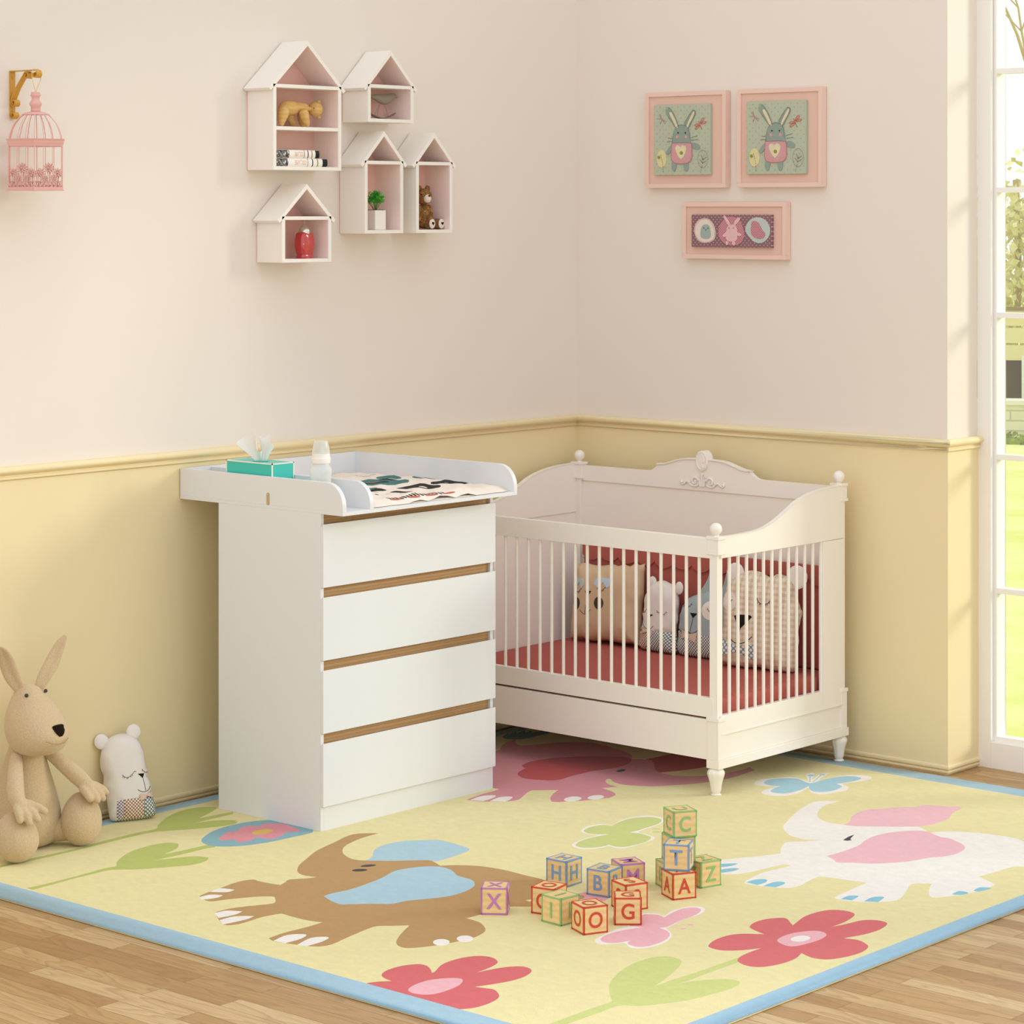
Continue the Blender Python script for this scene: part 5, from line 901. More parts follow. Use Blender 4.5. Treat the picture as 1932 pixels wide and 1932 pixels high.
for c in ((.179, -2.735, .472), (.184, -2.668, .477)): b = W(ha); b.ball(c, .0058, 16); b.build('eye', mat('bead_eye', '3a332e', .25, .5), ha)
def ear(axis, widths, face):
    b = W(ha); f = Vector(face).normalized(); V = []; n = 20
    P = [Vector(p) for p in axis]
    for i, p in enumerate(P):
        t = (P[min(i+1, len(P)-1)]-P[max(i-1, 0)]).normalized(); w_ = t.cross(f).normalized(); g_ = w_.cross(t)
        for j in range(n):
            a = 2*math.pi*j/n; dip = .35*widths[i]*math.exp(-((math.cos(a))/.35)**2) if math.sin(a) > 0 else 0
            V.append(tuple(p+w_*widths[i]*math.cos(a)+g_*(max(.32*widths[i], .004)*math.sin(a)-dip*.6)))
    b.add(V, [(i*n+j, i*n+(j+1) % n, (i+1)*n+(j+1) % n, (i+1)*n+j) for i in range(len(P)-1) for j in range(n)]+[tuple(range(n-1, -1, -1)), tuple((len(P)-1)*n+j for j in range(n))])
    b.build('ear', FE, ha, sub=1, smooth=0)
ear([(.142, -2.715, .462), (.137, -2.727, .485), (.130, -2.743, .513), (.126, -2.757, .543), (.128, -2.768, .570), (.133, -2.782, .595), (.138, -2.797, .613), (.140, -2.803, .619)], [.012, .017, .0235, .0245, .0235, .019, .011, .004], (1, -.9, .1))
ear([(.144, -2.668, .468), (.146, -2.655, .495), (.148, -2.635, .525), (.147, -2.612, .552), (.146, -2.598, .578), (.148, -2.586, .600), (.150, -2.572, .618), (.151, -2.566, .626)], [.012, .018, .022, .0225, .019, .016, .010, .004], (1, -.9, .1))
def arm(sh, fingers):
    b = W(ha); b.capsule(*sh, n=16)
    for pts, r in fingers: b.capsule(pts, r, n=12)
    b.build('arm', FE, ha, remesh=.0032, smooth=0)
arm(([(.165, -2.762, .292), (.200, -2.792, .258), (.238, -2.822, .222), (.266, -2.838, .196), (.284, -2.838, .180)], [.018, .023, .026, .0245, .022]),
    [([(.290, -2.857, .178), (.306, -2.862, .162), (.312, -2.862, .146)], [.0115, .0115, .0100]), ([(.296, -2.842, .174), (.316, -2.840, .156), (.324, -2.838, .138)], [.0115, .0115, .0105]), ([(.298, -2.824, .174), (.320, -2.816, .158), (.330, -2.812, .143)], [.0115, .0112, .0105]), ([(.290, -2.815, .184), (.312, -2.795, .172), (.324, -2.783, .162)], [.0125, .0125, .0110])])
arm(([(.165, -2.645, .292), (.198, -2.618, .258), (.228, -2.590, .222), (.250, -2.575, .198), (.262, -2.570, .186)], [.018, .023, .0255, .0235, .021]),
    [([(.262, -2.592, .186), (.284, -2.592, .172), (.294, -2.590, .160)], [.0125, .0125, .0110]), ([(.270, -2.576, .184), (.290, -2.570, .168), (.298, -2.566, .152)], [.0115, .0115, .0105]), ([(.272, -2.560, .186), (.290, -2.548, .170), (.296, -2.542, .154)], [.0112, .0110, .0100]), ([(.264, -2.550, .192), (.280, -2.530, .178), (.286, -2.522, .166)], [.0112, .0108, .0095])])
def foot(c, r, tilt):
    b = W(ha); q = Euler(tilt); V = []; rg = []
    n = 28; h = 18; pts = [(0, 0, -1)]; fs = []
    for i in range(1, h):
        a = math.pi*i/h-math.pi/2; k = 1-.10*math.sin(a)
        pts += [(k*math.cos(a)*math.cos(2*math.pi*j/n), k*math.cos(a)*math.sin(2*math.pi*j/n), math.sin(a)) for j in range(n)]
    pts.append((0, 0, 1)); L = len(pts)-1
    for j in range(n): fs += [(0, 1+(j+1) % n, 1+j), (L, 1+(h-2)*n+j, 1+(h-2)*n+(j+1) % n)]
    for i in range(h-2):
        for j in range(n): fs.append((1+i*n+j, 1+i*n+(j+1) % n, 1+(i+1)*n+(j+1) % n, 1+(i+1)*n+j))
    m = q.to_matrix(); z0 = min((m @ Vector((p[0]*r[0], p[1]*r[1], p[2]*r[2])))[2] for p in pts)
    b.add([tuple(Vector((c[0], c[1], RZ+.0008-z0))+m @ Vector((p[0]*r[0], p[1]*r[1], p[2]*r[2]))) for p in pts], fs); b.build('foot', FE, ha, smooth=0)
foot((.258, -2.833), (.060, .0645, .0735), (R_(4), R_(-14), 0)); foot((.235, -2.575), (.058, .0625, .0790), (R_(-12), R_(-14), 0))
for s_ in (-1, 1):
    b = W(ha); b.capsule([(.15, -2.70+s_*.05, .06), (.20, -2.70+s_*.10, .06), (.235, -2.70+s_*.12, .065)], [.040, .036, .034], n=18); b.build('leg', FE, ha, smooth=0)

# ================================================================ alphabet blocks
M_blk = wood('block_wood', 'eccb8c', 'f5d9a4', 'd8ac68', (1, 1, 1), 18, .5)
BA = .072
cols = {'violet': 'c47cc0', 'blue': '7ba3cf', 'red': 'd0492f', 'green': '93bf78'}
CM = {k: mat('paint_'+k, v, .5, .4) for k, v in cols.items()}
def letter_mesh(ch):
    if not ch: return None
    V, F = text_verts(ch, 1.0, .012); xs_ = [v[0] for v in V]; ys_ = [v[1] for v in V]
    h = max(ys_)-min(ys_); s_ = .042/h; cx, cy = (max(xs_)+min(xs_))/2, (max(ys_)+min(ys_))/2
    sxk = 1.0 if ch in 'IT' else .92
    return [((v[0]-cx)*s_*sxk, (v[1]-cy)*s_) for v in V], F
_ch = {}
def block(F_, phi, ch, colr, z, label, left=False, nl=0):
    phi = math.atan2(*phi); yaw = math.atan2(.6614, .75)+phi; dR = Vector((math.cos(yaw), math.sin(yaw))); dL = Vector((-math.sin(yaw), math.cos(yaw)))
    c = Vector(F_)+(dR+dL)*BA/2-(dL*BA if left else dL*0)
    t = thing('alphabet_block', (c[0], c[1], z), label, 'toy block', 'wooden alphabet blocks on the rug', rot=(0, 0, yaw))
    a = BA/2; b = MB(); b.box(-a+.0006, a-.0006, -a+.0006, a-.0006, .0006, BA-.0006); b.build('wooden_cube', M_blk, t)
    b = MB(); e = .0042; p = (-a, a-e)
    for u in p:
        for w_ in p:
            b.box(-a, a, u, u+e, w_+a, w_+a+e); b.box(u, u+e, -a, a, w_+a, w_+a+e); b.box(u, u+e, w_, w_+e, 0, BA)
    b.build('painted_edge', CM[colr], t, .0008, 2)
    if ch:
        if ch not in _ch: _ch[ch] = letter_mesh(ch)
        V, Fc = _ch[ch]
        Ts = [Matrix.Translation((0, -a, a)) @ Matrix.Rotation(R_(90), 4, 'X'),
              Matrix.Translation((-a, 0, a)) @ Matrix.Rotation(R_(-90), 4, 'Z') @ Matrix.Rotation(R_(90), 4, 'X'),
              Matrix.Translation((a, 0, a)) @ Matrix.Rotation(R_(90), 4, 'Z') @ Matrix.Rotation(R_(90), 4, 'X'),
              Matrix.Translation((0, a, a)) @ Matrix.Rotation(R_(180), 4, 'Z') @ Matrix.Rotation(R_(90), 4, 'X'),
              Matrix.Translation((0, 0, BA)) @ Matrix.Rotation(R_(nl or 0), 4, 'Z')]
        for T in Ts:
            b = MB().at(T); n = len(V); b.add([(v[0], v[1], .0005) for v in V], Fc)
            b.build('letter', CM[colr], t, smooth=0, fix=False)
    return t
def ph(dl, dr): return math.atan2(dl, dr)
G0 = RZ+.0004; G1 = G0+BA+.0002; G2 = G1+BA+.0002
block((1.6982, -2.3154), (193, 17), 'X', 'violet', G0, 'violet-edged block with the letter X, standing alone left of the other blocks', nl=-90)
block((1.6339, -1.995), (143, 117), 'H', 'blue', G0, 'blue-edged block with the letter H at the back left of the scattered blocks', nl=-90)
block((1.7919, -1.9999), (158, 100), 'B', 'blue', G0, 'blue-edged block with the letter B in the middle of the scattered blocks', nl=-90)
block((1.7696, -1.9196), (63, 170), 'M', 'violet', G0, 'violet-edged block with the letter M behind the B block', nl=90)
block((1.7318, -2.2575), (165, 90), 'O', 'red', G0, 'red-edged block with the letter O half hidden behind the green I block', left=True, nl=-90)
block((1.876, -2.3046), (135, 138), 'I', 'green', G0, 'green-edged block with the letter I between the two red O blocks', nl=-90)
block((1.9755, -2.33), (82, 177), 'O', 'red', G0, 'red-edged block with the letter O on two sides, frontmost of the scattered blocks')
block((2.0294, -2.1548), (198, 3), 'G', 'red', G0, 'red-edged block with the letter G in front of the S block', nl=-90)
block((1.9174, -2.0837), (95, 165), 'S', 'red', G0, 'red-edged block with the letter S on top, behind the G block')
block((1.9389, -1.9056), (69, 173), 'A', 'red', G0, 'red-edged block with the letter A carrying the blue T block')
block((1.957, -1.8555), (184, 47), 'T', 'blue', G1, 'blue-edged block with the letter T, set crooked on the red A block', nl=-90)
block((1.9213, -1.7557), (98, 152), 'Z', 'green', G0, 'green-edged block with the letter Z at the right foot of the tower')
block((1.7965, -1.8005), (65, 165), 'E', 'green', G0, 'green-edged block with the letter E at the left foot of the tower', left=True)
block((1.8685, -1.8165), (68, 177), '', 'green', G1, 'green-edged block mostly hidden behind the T block, under the C block')
block((1.8743, -1.819), (62, 178), 'C', 'green', G2, 'green-edged block with the letter C, topmost of the tower', nl=90)
# ================================================================ house shaped wall shelves
M_shelf = mat('shelf_white', 'f3ebe1', .4, .4); M_pink = mat('shelf_pink', 'f0c3b6', .6, .2); M_pale = mat('shelf_pale_pink', 'f5ded4', .6, .2)
def house(y0, y1, z0, zb_, za, d, label, mids=()):
    """open front house shelf: y0..y1 wide, floor z0, gable bar top zb_, ridge za, depth d"""
    t = .0139; h = thing('house_shelf', (0, (y0+y1)/2, z0), label, 'wall shelf', 'house-shaped wall shelves'); ym = (y0+y1)/2; bt = .0117
    for a, c, inn in ((y0, y0+t, y0+t), (y1-t, y1, y1-t)):
        b = W(h); b.box(.004, d, a, c, z0, zb_); b.box(.004, d-.003, min(inn, inn+(.0006 if a == y0 else -.0006)), max(inn, inn+(.0006 if a == y0 else -.0006)), z0+bt, zb_-bt, 1); b.build('side_board', [M_shelf, M_pale], h, .0005)
    for zt, nm in [(z0+bt, 'bottom_board'), (zb_, 'gable_shelf')]+[(m, 'middle_shelf') for m in mids]:
        b = W(h); b.box(.004, d, y0+t, y1-t, zt-bt, zt); b.build(nm, M_shelf, h, .0005)
    ov = .0195; ze = zb_-.0135; sl = (za-ze)/(ym-(y0-ov)); rt = .0125*math.sqrt(1+sl*sl)
    for s_ in (-1, 1):
        q = [(ym, za), (ym+s_*(ym-y0+ov), ze), (ym+s_*(ym-y0+ov-.0095), ze-.0075), (ym, za-rt)]
        b = W(h); b.prism(q, .004, d, 'yz'); b.build('roof_board', M_shelf, h)
        k_s = (za-rt-(ze-.0075))/(ym-y0+ov-.0095); ub = (za-rt-zb_-.0006)/k_s
        q = [(ym, za-rt-.0001), (ym+s_*ub, zb_+.0005), (ym+s_*(ub-.0008), zb_+.0005), (ym, za-rt-.0010)]
        b = W(h); b.prism(q, .006, d-.003, 'yz'); b.build('roof_lining', M_pale, h)
    b = W(h); b.prism([(y0+.0015, z0+.001), (y1-.0015, z0+.001), (y1-.0015, zb_-.004), (ym, za-rt*.7), (y0+.0015, zb_-.004)], .0005, .005, 'yz'); b.build('back_panel', M_pink, h)
    return h
house(-1.6909, -1.379, 2.0325, 2.3135, 2.4608, .127, 'large white house shelf with two compartments, largest of the five', (2.1753,))
house(-1.2501, -1.0258, 2.2005, 2.3284, 2.4467, .125, 'small white house shelf at the upper right, holding the bird rocker')
house(-1.2633, -1.0753, 1.8214, 2.0688, 2.1708, .123, 'tall narrow white house shelf holding the green plant')
house(-1.0121, -.8271, 1.8216, 2.0689, 2.1704, .124, 'tall narrow white house shelf holding the brown teddy bear')
house(-1.6485, -1.4228, 1.7286, 1.8803, 1.9873, .124, 'small white house shelf at the lower left, holding the red bottle')
# ---- wooden bear
MW = wood('honey_wood', 'dcb067', 'e6bd78', 'c08f48', (1, 1, 1), 22, .45)
Yb = lambda x, dx=0: -1.445-(1290-x)/4961+dx; Zb = lambda y: 2.1758+(868-y)/6880
wb = thing('wooden_bear', (.07, -1.57, 2.1756), 'honey-coloured wooden bear figure on all fours in the large house shelf', 'figurine')
sh_ = .062
b = W(wb)
b.ball((.070, Yb(390, sh_), Zb(430)), (.024, .044, .0255), 28); b.ball((.070, Yb(660, sh_), Zb(405)), (.020, .030, .0165), 24); b.capsule([(.070, Yb(450, sh_), Zb(425)), (.070, Yb(720, sh_), Zb(415))], [.021, .0175], 20)
b.build('body', MW, wb, remesh=.0022, smooth=0)
hx = .074
b = W(wb); b.ball((hx, Yb(965, sh_), Zb(440)), (.0245, .0255, .0255), 32); hd_ = b.build('head', MW, wb, smooth=0)
for yc in (265, 612): b = W(wb); b.ball((hx-.002, Yb(1052, sh_), Zb(yc)), (.006, .0085, .0065), 14); b.build('ear', MW, wb)
b = W(wb); b.ball((hx+.0180, Yb(930, sh_)-.0168, Zb(425)), .0019, 10); b.build('eye', M_nose, wb)
b = W(wb); b.tube([(.072, Yb(760, sh_), Zb(425)), (.072, Yb(850, sh_), Zb(435))], .008, 14); b.build('neck', MW, wb)
def wleg(x, pts, r):
    b = W(wb); b.capsule([(x, Yb(p[0], sh_-(x-.07)*1.13), Zb(p[1])) for p in pts], r, n=16); return b.build('leg', MW, wb)
def feet(z): return z
wleg(.096, [(285, 540), (265, 640), (240, 740), (235, 800)], [.0195, .0165, .0130, .0095]); wleg(.050, [(380, 590), (410, 690), (450, 770), (470, 805)], [.015, .012, .0115, .0088])
wleg(.095, [(740, 560), (765, 660), (800, 745), (815, 805)], [.0170, .0145, .0120, .0090]); wleg(.050, [(640, 600), (650, 690), (665, 760), (672, 805)], [.014, .0125, .0115, .0088])
# ---- stacked books
M_pap = mat('book_paper', 'efe7da', .8); M_blk2 = mat('spine_black', '0f0e0e', .5); M_ol = mat('spine_olive', '9a8f55', .5); M_gr = mat('spine_taupe', '8d8076', .5); M_or = mat('spine_orange', 'e8a471', .6)
def marble():
    h = N('marbled_ink'); v = h.co(); f = h.noise(v, 55, 6, .8, 1.2); h.l(h.ramp(f, [(.44, lin('0d0d0d')), (.52, lin('6d6a68')), (.60, lin('e9e4dc'))]), h.b.inputs['Base Color']); return h.m
M_mar = marble()
def book(z, tips, label, txt):
    yr = Yb(tips[-1], .011); th = .0272; bk = thing('book', (.06, -1.58, z), label, 'book', 'white spined books stacked in the large house shelf')
    edges = [-1.6735]+[Yb(q, .011) for q in tips]; mt = [2, 0, 5, 0, 1, 0, 3, 0, 4][:0]
    mm_ = {'w': 0, 'k': 1, 'm': 2, 'o': 3, 't': 4}; seq = 'mwtwkwowk'
    b = W(bk); ns_ = 7
    for k in range(len(edges)-1):
        vs = []
        for i in range(ns_):
            f = i/(ns_-1)*2-1; xx = .112+.005*math.sqrt(max(0, 1-f*f)); zz = z+th/2*(1+f)
            vs += [(xx, edges[k], zz), (xx, edges[k+1], zz)]
        b.add(vs, [(2*i, 2*i+1, 2*i+3, 2*i+2) for i in range(ns_-1)], mm_[seq[k]])
    b.build('spine', [M_shelf, M_blk2, M_mar, M_ol, M_gr], bk, smooth=60)
    for z0 in (z, z+th-.0022): b = W(bk); b.box(.012, .1125, edges[0], yr, z0, z0+.0022); b.build('cover_board', M_shelf, bk, .0004)
    b = W(bk); b.box(.015, .110, edges[0]+.002, yr-.002, z+.0022, z+th-.0022); b.build('pages', M_pap, bk)
    V, F = text_verts(txt, 1.0, 0); xs_ = [v[0] for v in V]; ys_ = [v[1] for v in V]; s1 = (Yb(798 if z < 2.06 else 735)-Yb(545))/(max(xs_)-min(xs_)); s2 = .0145/(max(ys_)-min(ys_)); cx, cy = (max(xs_)+min(xs_))/2, (max(ys_)+min(ys_))/2
    yc = (Yb(545, .011)+Yb(798 if z < 2.06 else 735, .011))/2
    def P3(v):
        y, w_ = yc-(v[0]-cx)*s1, -(v[1]-cy)*s2; f = w_/(th/2); return (.1124+.005*math.sqrt(max(0, 1-f*f)), y, z+th/2+w_)
    b = W(bk); b.add([P3(v) for v in V], F); b.build('spine_title', M_or, bk, smooth=0, fix=False)
z0b = 2.0325+.0117+.0003
book(z0b, [395, 835, 848, 940, 962, 1055, 1080, 1178, 1290], 'longer white-spined book with orange title, lower of the two stacked books', 'COLLAPSE')
book(z0b+.0275, [425, 755, 770, 838, 858, 925, 948, 1015, 1105], 'shorter white-spined book with orange title, upper of the two stacked books', 'COLLAPSE')
# ---- bird rocker
M_bird = mat('taupe_glaze', '8f8272', .3, .4, coat=.1); M_wire = mat('steel_wire', '8c8478', .3, .5, metal=.7)
Y2 = lambda x, s_=.062: -1.2501+(x-1068)/1614+s_; Z2 = lambda y: 2.2022+(757-y)/2394
bd = thing('bird_rocker', (.07, Y2(1170), 2.2125), 'glossy taupe bird ornament on wire legs and a rocker in the upper right shelf', 'figurine')
b = W(bd); q = [(1040, 548, .0015, .006), (1075, 545, .004, .0075), (1110, 553, .0100, .0090), (1145, 562, .0165, .0120), (1180, 568, .0200, .0150), (1210, 562, .0185, .0150), (1235, 548, .0140, .0130), (1252, 538, .0115, .0112), (1268, 536, .0085, .0082), (1282, 545, .0035, .003), (1290, 550, .0008, .0008)]
n = 24; V = []
for (x, y, rz_, rx_) in q: V += [(.072+rx_*math.cos(2*math.pi*j/n), Y2(x), Z2(y)+rz_*math.sin(2*math.pi*j/n)) for j in range(n)]
b.add(V, [(i*n+j, i*n+(j+1) % n, (i+1)*n+(j+1) % n, (i+1)*n+j) for i in range(len(q)-1) for j in range(n)]+[tuple(range(n-1, -1, -1)), tuple((len(q)-1)*n+j for j in range(n))])
b.build('body', M_bird, bd, sub=1, smooth=0)
for s_, xs2 in ((-1, ((1150, 1120), (1150, 1142))), (1, ((1180, 1168), (1180, 1200)))):
    for a, c in xs2: b = W(bd); b.tube([(.072+s_*.006, Y2((a+1165)/2), Z2(605)), (.072+s_*.010, Y2(c), Z2(706))], .0007, 6); b.build('wire_leg', M_wire, bd)
b = W(bd); V = []; k = 17
for i in range(k):
    f = i/(k-1)*2-1; yy = Y2(1165)+f*.066; zz = 2.2138+.020*f*f; w_ = .013*math.sqrt(max(.02, 1-f*f*.95))
    V += [(.072-w_, yy, zz+.002), (.072, yy, zz), (.072+w_, yy, zz+.002), (.072+w_, yy, zz+.0035), (.072, yy, zz+.003), (.072-w_, yy, zz+.0035)]
b.add(V, [(i*6+j, i*6+(j+1) % 6, (i+1)*6+(j+1) % 6, (i+1)*6+j) for i in range(k-1) for j in range(6)]+[(5, 4, 3, 2, 1, 0), tuple((k-1)*6+j for j in range(6))])
b.build('rocker', M_bird, bd, smooth=60)
b = W(bd); b.ball((.0815, Y2(1256)-.003, Z2(536)), .0011, 8); b.build('eye', M_nose, bd)
# ---- plant
pl = thing('potted_plant', (.070, -1.160, 1.8336), 'small bushy green plant in a white pot, in a tall house shelf', 'plant')
b = MB(); b.box(-.026, .026, -.026, .026, 0, .067); b.box(-.022, .022, -.022, .022, .0665, .0675); b.build('pot', M_shelf, pl, .002)
b = MB(); b.box(-.022, .022, -.022, .022, .067, .069); b.build('soil', mat('soil', '3a2a1c', 1), pl)
random.seed(5); b = MB(); ends = []
for i in range(46):
    a, e = random.uniform(0, 6.28), random.uniform(.15, 1.45); r = random.uniform(.028, .040); p = Vector((r*math.cos(a)*math.cos(e), r*math.sin(a)*math.cos(e)*1.12, .100+r*1.05*math.sin(e)-.008)); ends.append(p)
    b.tube([(p[0]*.15, p[1]*.15, .068), (p[0]*.6, p[1]*.6, .088), tuple(p)], .0005, 4)
b.build('stems', mat('stem_green', '4f9a36', .7), pl)
b = MB(); leaves(b, 1500, lambda: tuple((lambda p, k: Vector((p[0]*k, p[1]*k, .092+(p[2]-.092)*k))+Vector((random.gauss(0, .0025), random.gauss(0, .0025), random.gauss(0, .0025))))(random.choice(ends), random.uniform(.45, 1.06))), .0062)
b.build('leaves', foliage_mat('fresh_leaf', '2f8a22', '5fc544'), pl, fix=False)
# ---- teddy
h = N('teddy_fur'); v = h.co(); f = h.noise(v, 90, 5, .7, 1.5); h.l(h.ramp(f, [(.32, lin('4a2c12')), (.5, lin('8a5c2c')), (.68, lin('c29455'))]), h.b.inputs['Base Color']); h.b.inputs['Roughness'].default_value = 1; h.bump(h.noise(v, 300, 4), .8, .003); M_fur = h.m
M_muz = mat('teddy_cream', 'e8d6c8', .9, .1, .05, 60, .3, 300)
Y3 = lambda x, X=.07: -1.0121+(x-1450)/1557+(.124-X)*1.133; Z3 = lambda y: 1.8226+(1637-y)/2394
td = thing('teddy_bear', (.07, Y3(1500), 1.8333), 'mottled brown teddy bear with cream muzzle and soles, sitting in the rightmost tall house shelf', 'soft toy')
def part(nm, f, m=M_fur, **k): b = W(td); f(b); return b.build(nm, m, td, **k)
part('body', lambda b: b.ball((.060, Y3(1500, .06), Z3(1500)), (.033, .036, .043), 24), smooth=0)
part('head', lambda b: b.ball((.064, Y3(1500, .064), Z3(1335)), (.029, .031, .029), 24), smooth=0)
part('muzzle', lambda b: b.ball((.087, Y3(1538, .09), Z3(1352)), (.014, .015, .0155), 18), M_muz, smooth=0)
part('nose', lambda b: b.ball((.0985, Y3(1552, .099), Z3(1330)), (.0042, .0052, .0038), 12), mat('nose_brown', '5a2320', .4))
for dy in (-.016, .020): part('eye', lambda b: b.ball((.0865, Y3(1510, .087)+dy, Z3(1318)), .0024, 10), M_nose)
for dy in (-.021, .021): part('ear', lambda b: b.ball((.060, Y3(1498, .06)+dy, Z3(1268)), (.007, .0115, .0115), 14), smooth=0)
for dy in (-.030, .030): part('arm', lambda b: b.capsule([(.066, Y3(1500, .066)+dy*.85, Z3(1430)), (.082, Y3(1500, .082)+dy*1.15, Z3(1480)), (.092, Y3(1505, .09)+dy*.9, Z3(1520))], [.011, .0115, .011], 12), smooth=0)
for px_, X_ in ((1566, .096), (1640, .094)):
    part('leg', lambda b: b.capsule([(.062, Y3(px_-30, .062), 1.8525), (X_-.014, Y3(px_, X_), 1.8530)], [.0175, .0185], 16), smooth=0)
    ft = part('sole', lambda b: b.ball((X_+.004, Y3(px_, X_), 1.8535), (.006, .0150, .0175), 18), M_muz, smooth=0)
    b = W(td); hp = smooth_poly([(0, -.006, 1), (-.0055, 0), (-.005, .004), (-.0025, .005), (0, .0025, 1), (.0025, .005), (.005, .004), (.0055, 0)], 3)
    b.prism([(Y3(px_, X_)-.001+u, 1.8545+w_) for u, w_ in hp], X_+.0092, X_+.0108, 'yz'); b.build('heart_mark', M_nose, ft)
# ---- red bottle
Y4 = lambda x: -1.6485+(x-388)/1728+.055; ry_ = Y4(550)
rb = thing('perfume_bottle', (.075, ry_, 1.7405), 'red glass bottle with a domed silver cap, in the lower left house shelf', 'bottle')
M_red = mat('red_glass', 'c0292b', .08, .6, coat=.8); M_sil = mat('silver_cap', 'd8d2c8', .15, .5, metal=.9)
rr = [(.0275, 0), (.0285, .002), (.0285, .010), (.0265, .0125), (.0285, .015), (.0325, .030), (.0345, .048), (.0340, .064), (.0310, .076), (.0290, .083), (.022, .087), (.0195, .088)]
b = MB(); n = 40; V = []
for r, z in rr:
    for j in range(n):
        a = 2*math.pi*j/n; ca, sa = math.cos(a), math.sin(a); k = (abs(ca)**4+abs(sa)**4)**-.25; V.append((.70*r*ca*k*.95, r*sa*k*.95, z))
b.add(V, [(i*n+j, i*n+(j+1) % n, (i+1)*n+(j+1) % n, (i+1)*n+j) for i in range(len(rr)-1) for j in range(n)]+[tuple(range(n-1, -1, -1)), tuple((len(rr)-1)*n+j for j in range(n))])
b.build('glass_body', M_red, rb, smooth=60)
b = MB(); b.lathe([(.0195, .080), (.0202, .086), (.0190, .095), (.0150, .103), (.0090, .109), (.0045, .111), (.0032, .113), (.0020, .122), (.0013, .128), (.0003, .1285)], n=32); b.build('domed_cap', M_sil, rb, smooth=60)
b = MB(); b.ball((.020, -.024, .048), .0018, 10); b.build('stud', M_shelf, rb)

# ================================================================ bracket and cage on the left wall
yk = -2.650; M_gold = mat('gold_paint', 'd09a38', .4, .4, .03, 30)
bk_ = thing('wall_bracket', (0, yk, 2.173), 'gold scrolled iron bracket fixed to the left wall, holding the birdcage', 'bracket')
def ribbon(b, pts, y0, y1, t=.003):
    P = [np.array(p) for p in pts]; n = len(P); L = []; R2 = []
    for i in range(n):
        d = P[min(i+1, n-1)]-P[max(i-1, 0)]; d = d/np.linalg.norm(d); q = np.array([-d[1], d[0]])*t/2; L.append(P[i]+q); R2.append(P[i]-q)
    V = [(p[0], y, p[1]) for y in (y0, y1) for p in L+R2]; m = 2*n; fs = []
    for i in range(n-1): fs += [(i, i+1, m+i+1, m+i), (n+i, m+n+i, m+n+i+1, n+i+1), (i, n+i, n+i+1, i+1), (m+i, m+i+1, m+n+i+1, m+n+i)]
    fs += [(0, m, m+n, n), (n-1, 2*n-1, m+2*n-1, m+n-1)]; b.add(V, fs)
def curl(c, r0, r1, a0, a1, n=22): return [(c[0]+(r0+(r1-r0)*i/(n-1))*math.cos(a0+(a1-a0)*i/(n-1)), c[1]+(r0+(r1-r0)*i/(n-1))*math.sin(a0+(a1-a0)*i/(n-1))) for i in range(n)]
yy0, yy1 = yk-.010, yk+.010
b = W(bk_); ribbon(b, [(.0018, 2.320), (.0018, 2.19)]+curl((.0140, 2.187), .0122, .0045, math.pi, math.pi*3.1), yy0, yy1); b.build('wall_strap', M_gold, bk_, smooth=60)
b = W(bk_); ribbon(b, [(.0018, 2.319), (.120, 2.319)]+curl((.120, 2.3060), .013, .0045, math.pi/2, -math.pi*1.6), yy0, yy1); b.build('top_arm', M_gold, bk_, smooth=60)
b = W(bk_); ribbon(b, curl((.0175, 2.2240), .0045, .0120, math.pi*3.6, math.pi)+[(.010, 2.236), (.030, 2.268), (.052, 2.292)]+curl((.0790, 2.3035), .0125, .0045, math.pi*.93, -math.pi*1.4), yy0, yy1); b.build('brace', M_gold, bk_, smooth=60)
for z in (2.30, 2.20): b = W(bk_); b.ball((.0040, yk, z), (.0020, .004, .004), 10); b.build('screw', M_gold, bk_)
cx, cy = .1245, yk-.0085+.0; cg = thing('birdcage', (cx, cy, 1.958), 'small pink hexagonal birdcage ornament with cut-out flowers, hanging from the gold bracket', 'birdcage')
M_cage = mat('pink_metal', 'e3aea4', .5, .3); H = lambda z: z-1.958
b = MB(); b.tube([(.002, -.0065, H(2.2525)), (-.001, -.0065, H(2.262)), (-.0028, -.012, H(2.292)), (-.0035, -.0125, H(2.306)), (-.003, -.006, H(2.3235)), (-.0025, .012, H(2.3235)), (-.002, .0185, H(2.306)), (-.001, .012, H(2.290)), (.002, .000, H(2.258)), (.002, -.0005, H(2.2525))][:0]+[(0, 0, H(2.2515)), (-.001, -.006, H(2.272)), (-.0022, -.0115, H(2.293)), (-.003, -.0125, H(2.310)), (-.003, -.006, H(2.3220)), (-.003, .012, H(2.3220)), (-.0025, .0225, H(2.310)), (-.0015, .020, H(2.290)), (-.0005, .009, H(2.270)), (0, 0, H(2.2515))], .0009, 6); b.build('hanging_loop', mat('gold_thread', 'dcbf62', .5), cg)
b = MB(); fz = [(.0125, 2.2525), (.0138, 2.250), (.0130, 2.247), (.0150, 2.2445), (.0155, 2.242), (.0125, 2.239), (.0115, 2.233), (.0125, 2.227), (.0165, 2.2225), (.0185, 2.2185), (.0175, 2.213), (.0145, 2.2085), (.0135, 2.206), (.0150, 2.205), (.0138, 2.2035), (.0150, 2.2015), (.0140, 2.1955), (.0120, 2.194)]
b.lathe([(r, H(z)) for r, z in fz[::-1]], n=28); b.build('finial', M_cage, cg, smooth=60)
RR = .0895; zt, zr = 2.194, 2.110
b = MB(); b.lathe([(.040, H(2.1855)), (.0415, H(2.1850)), (.0405, H(2.1870)), (.030, H(2.1915)), (.016, H(2.1945)), (.0005, H(2.1948))], n=32); b.build('dome_cap', M_cage, cg, smooth=60)
th0 = R_(8)+math.atan2(.6614, .75)-R_(90)  # one corner faces the camera side
hexa = [th0+k*math.pi/3+R_(0) for k in range(6)]
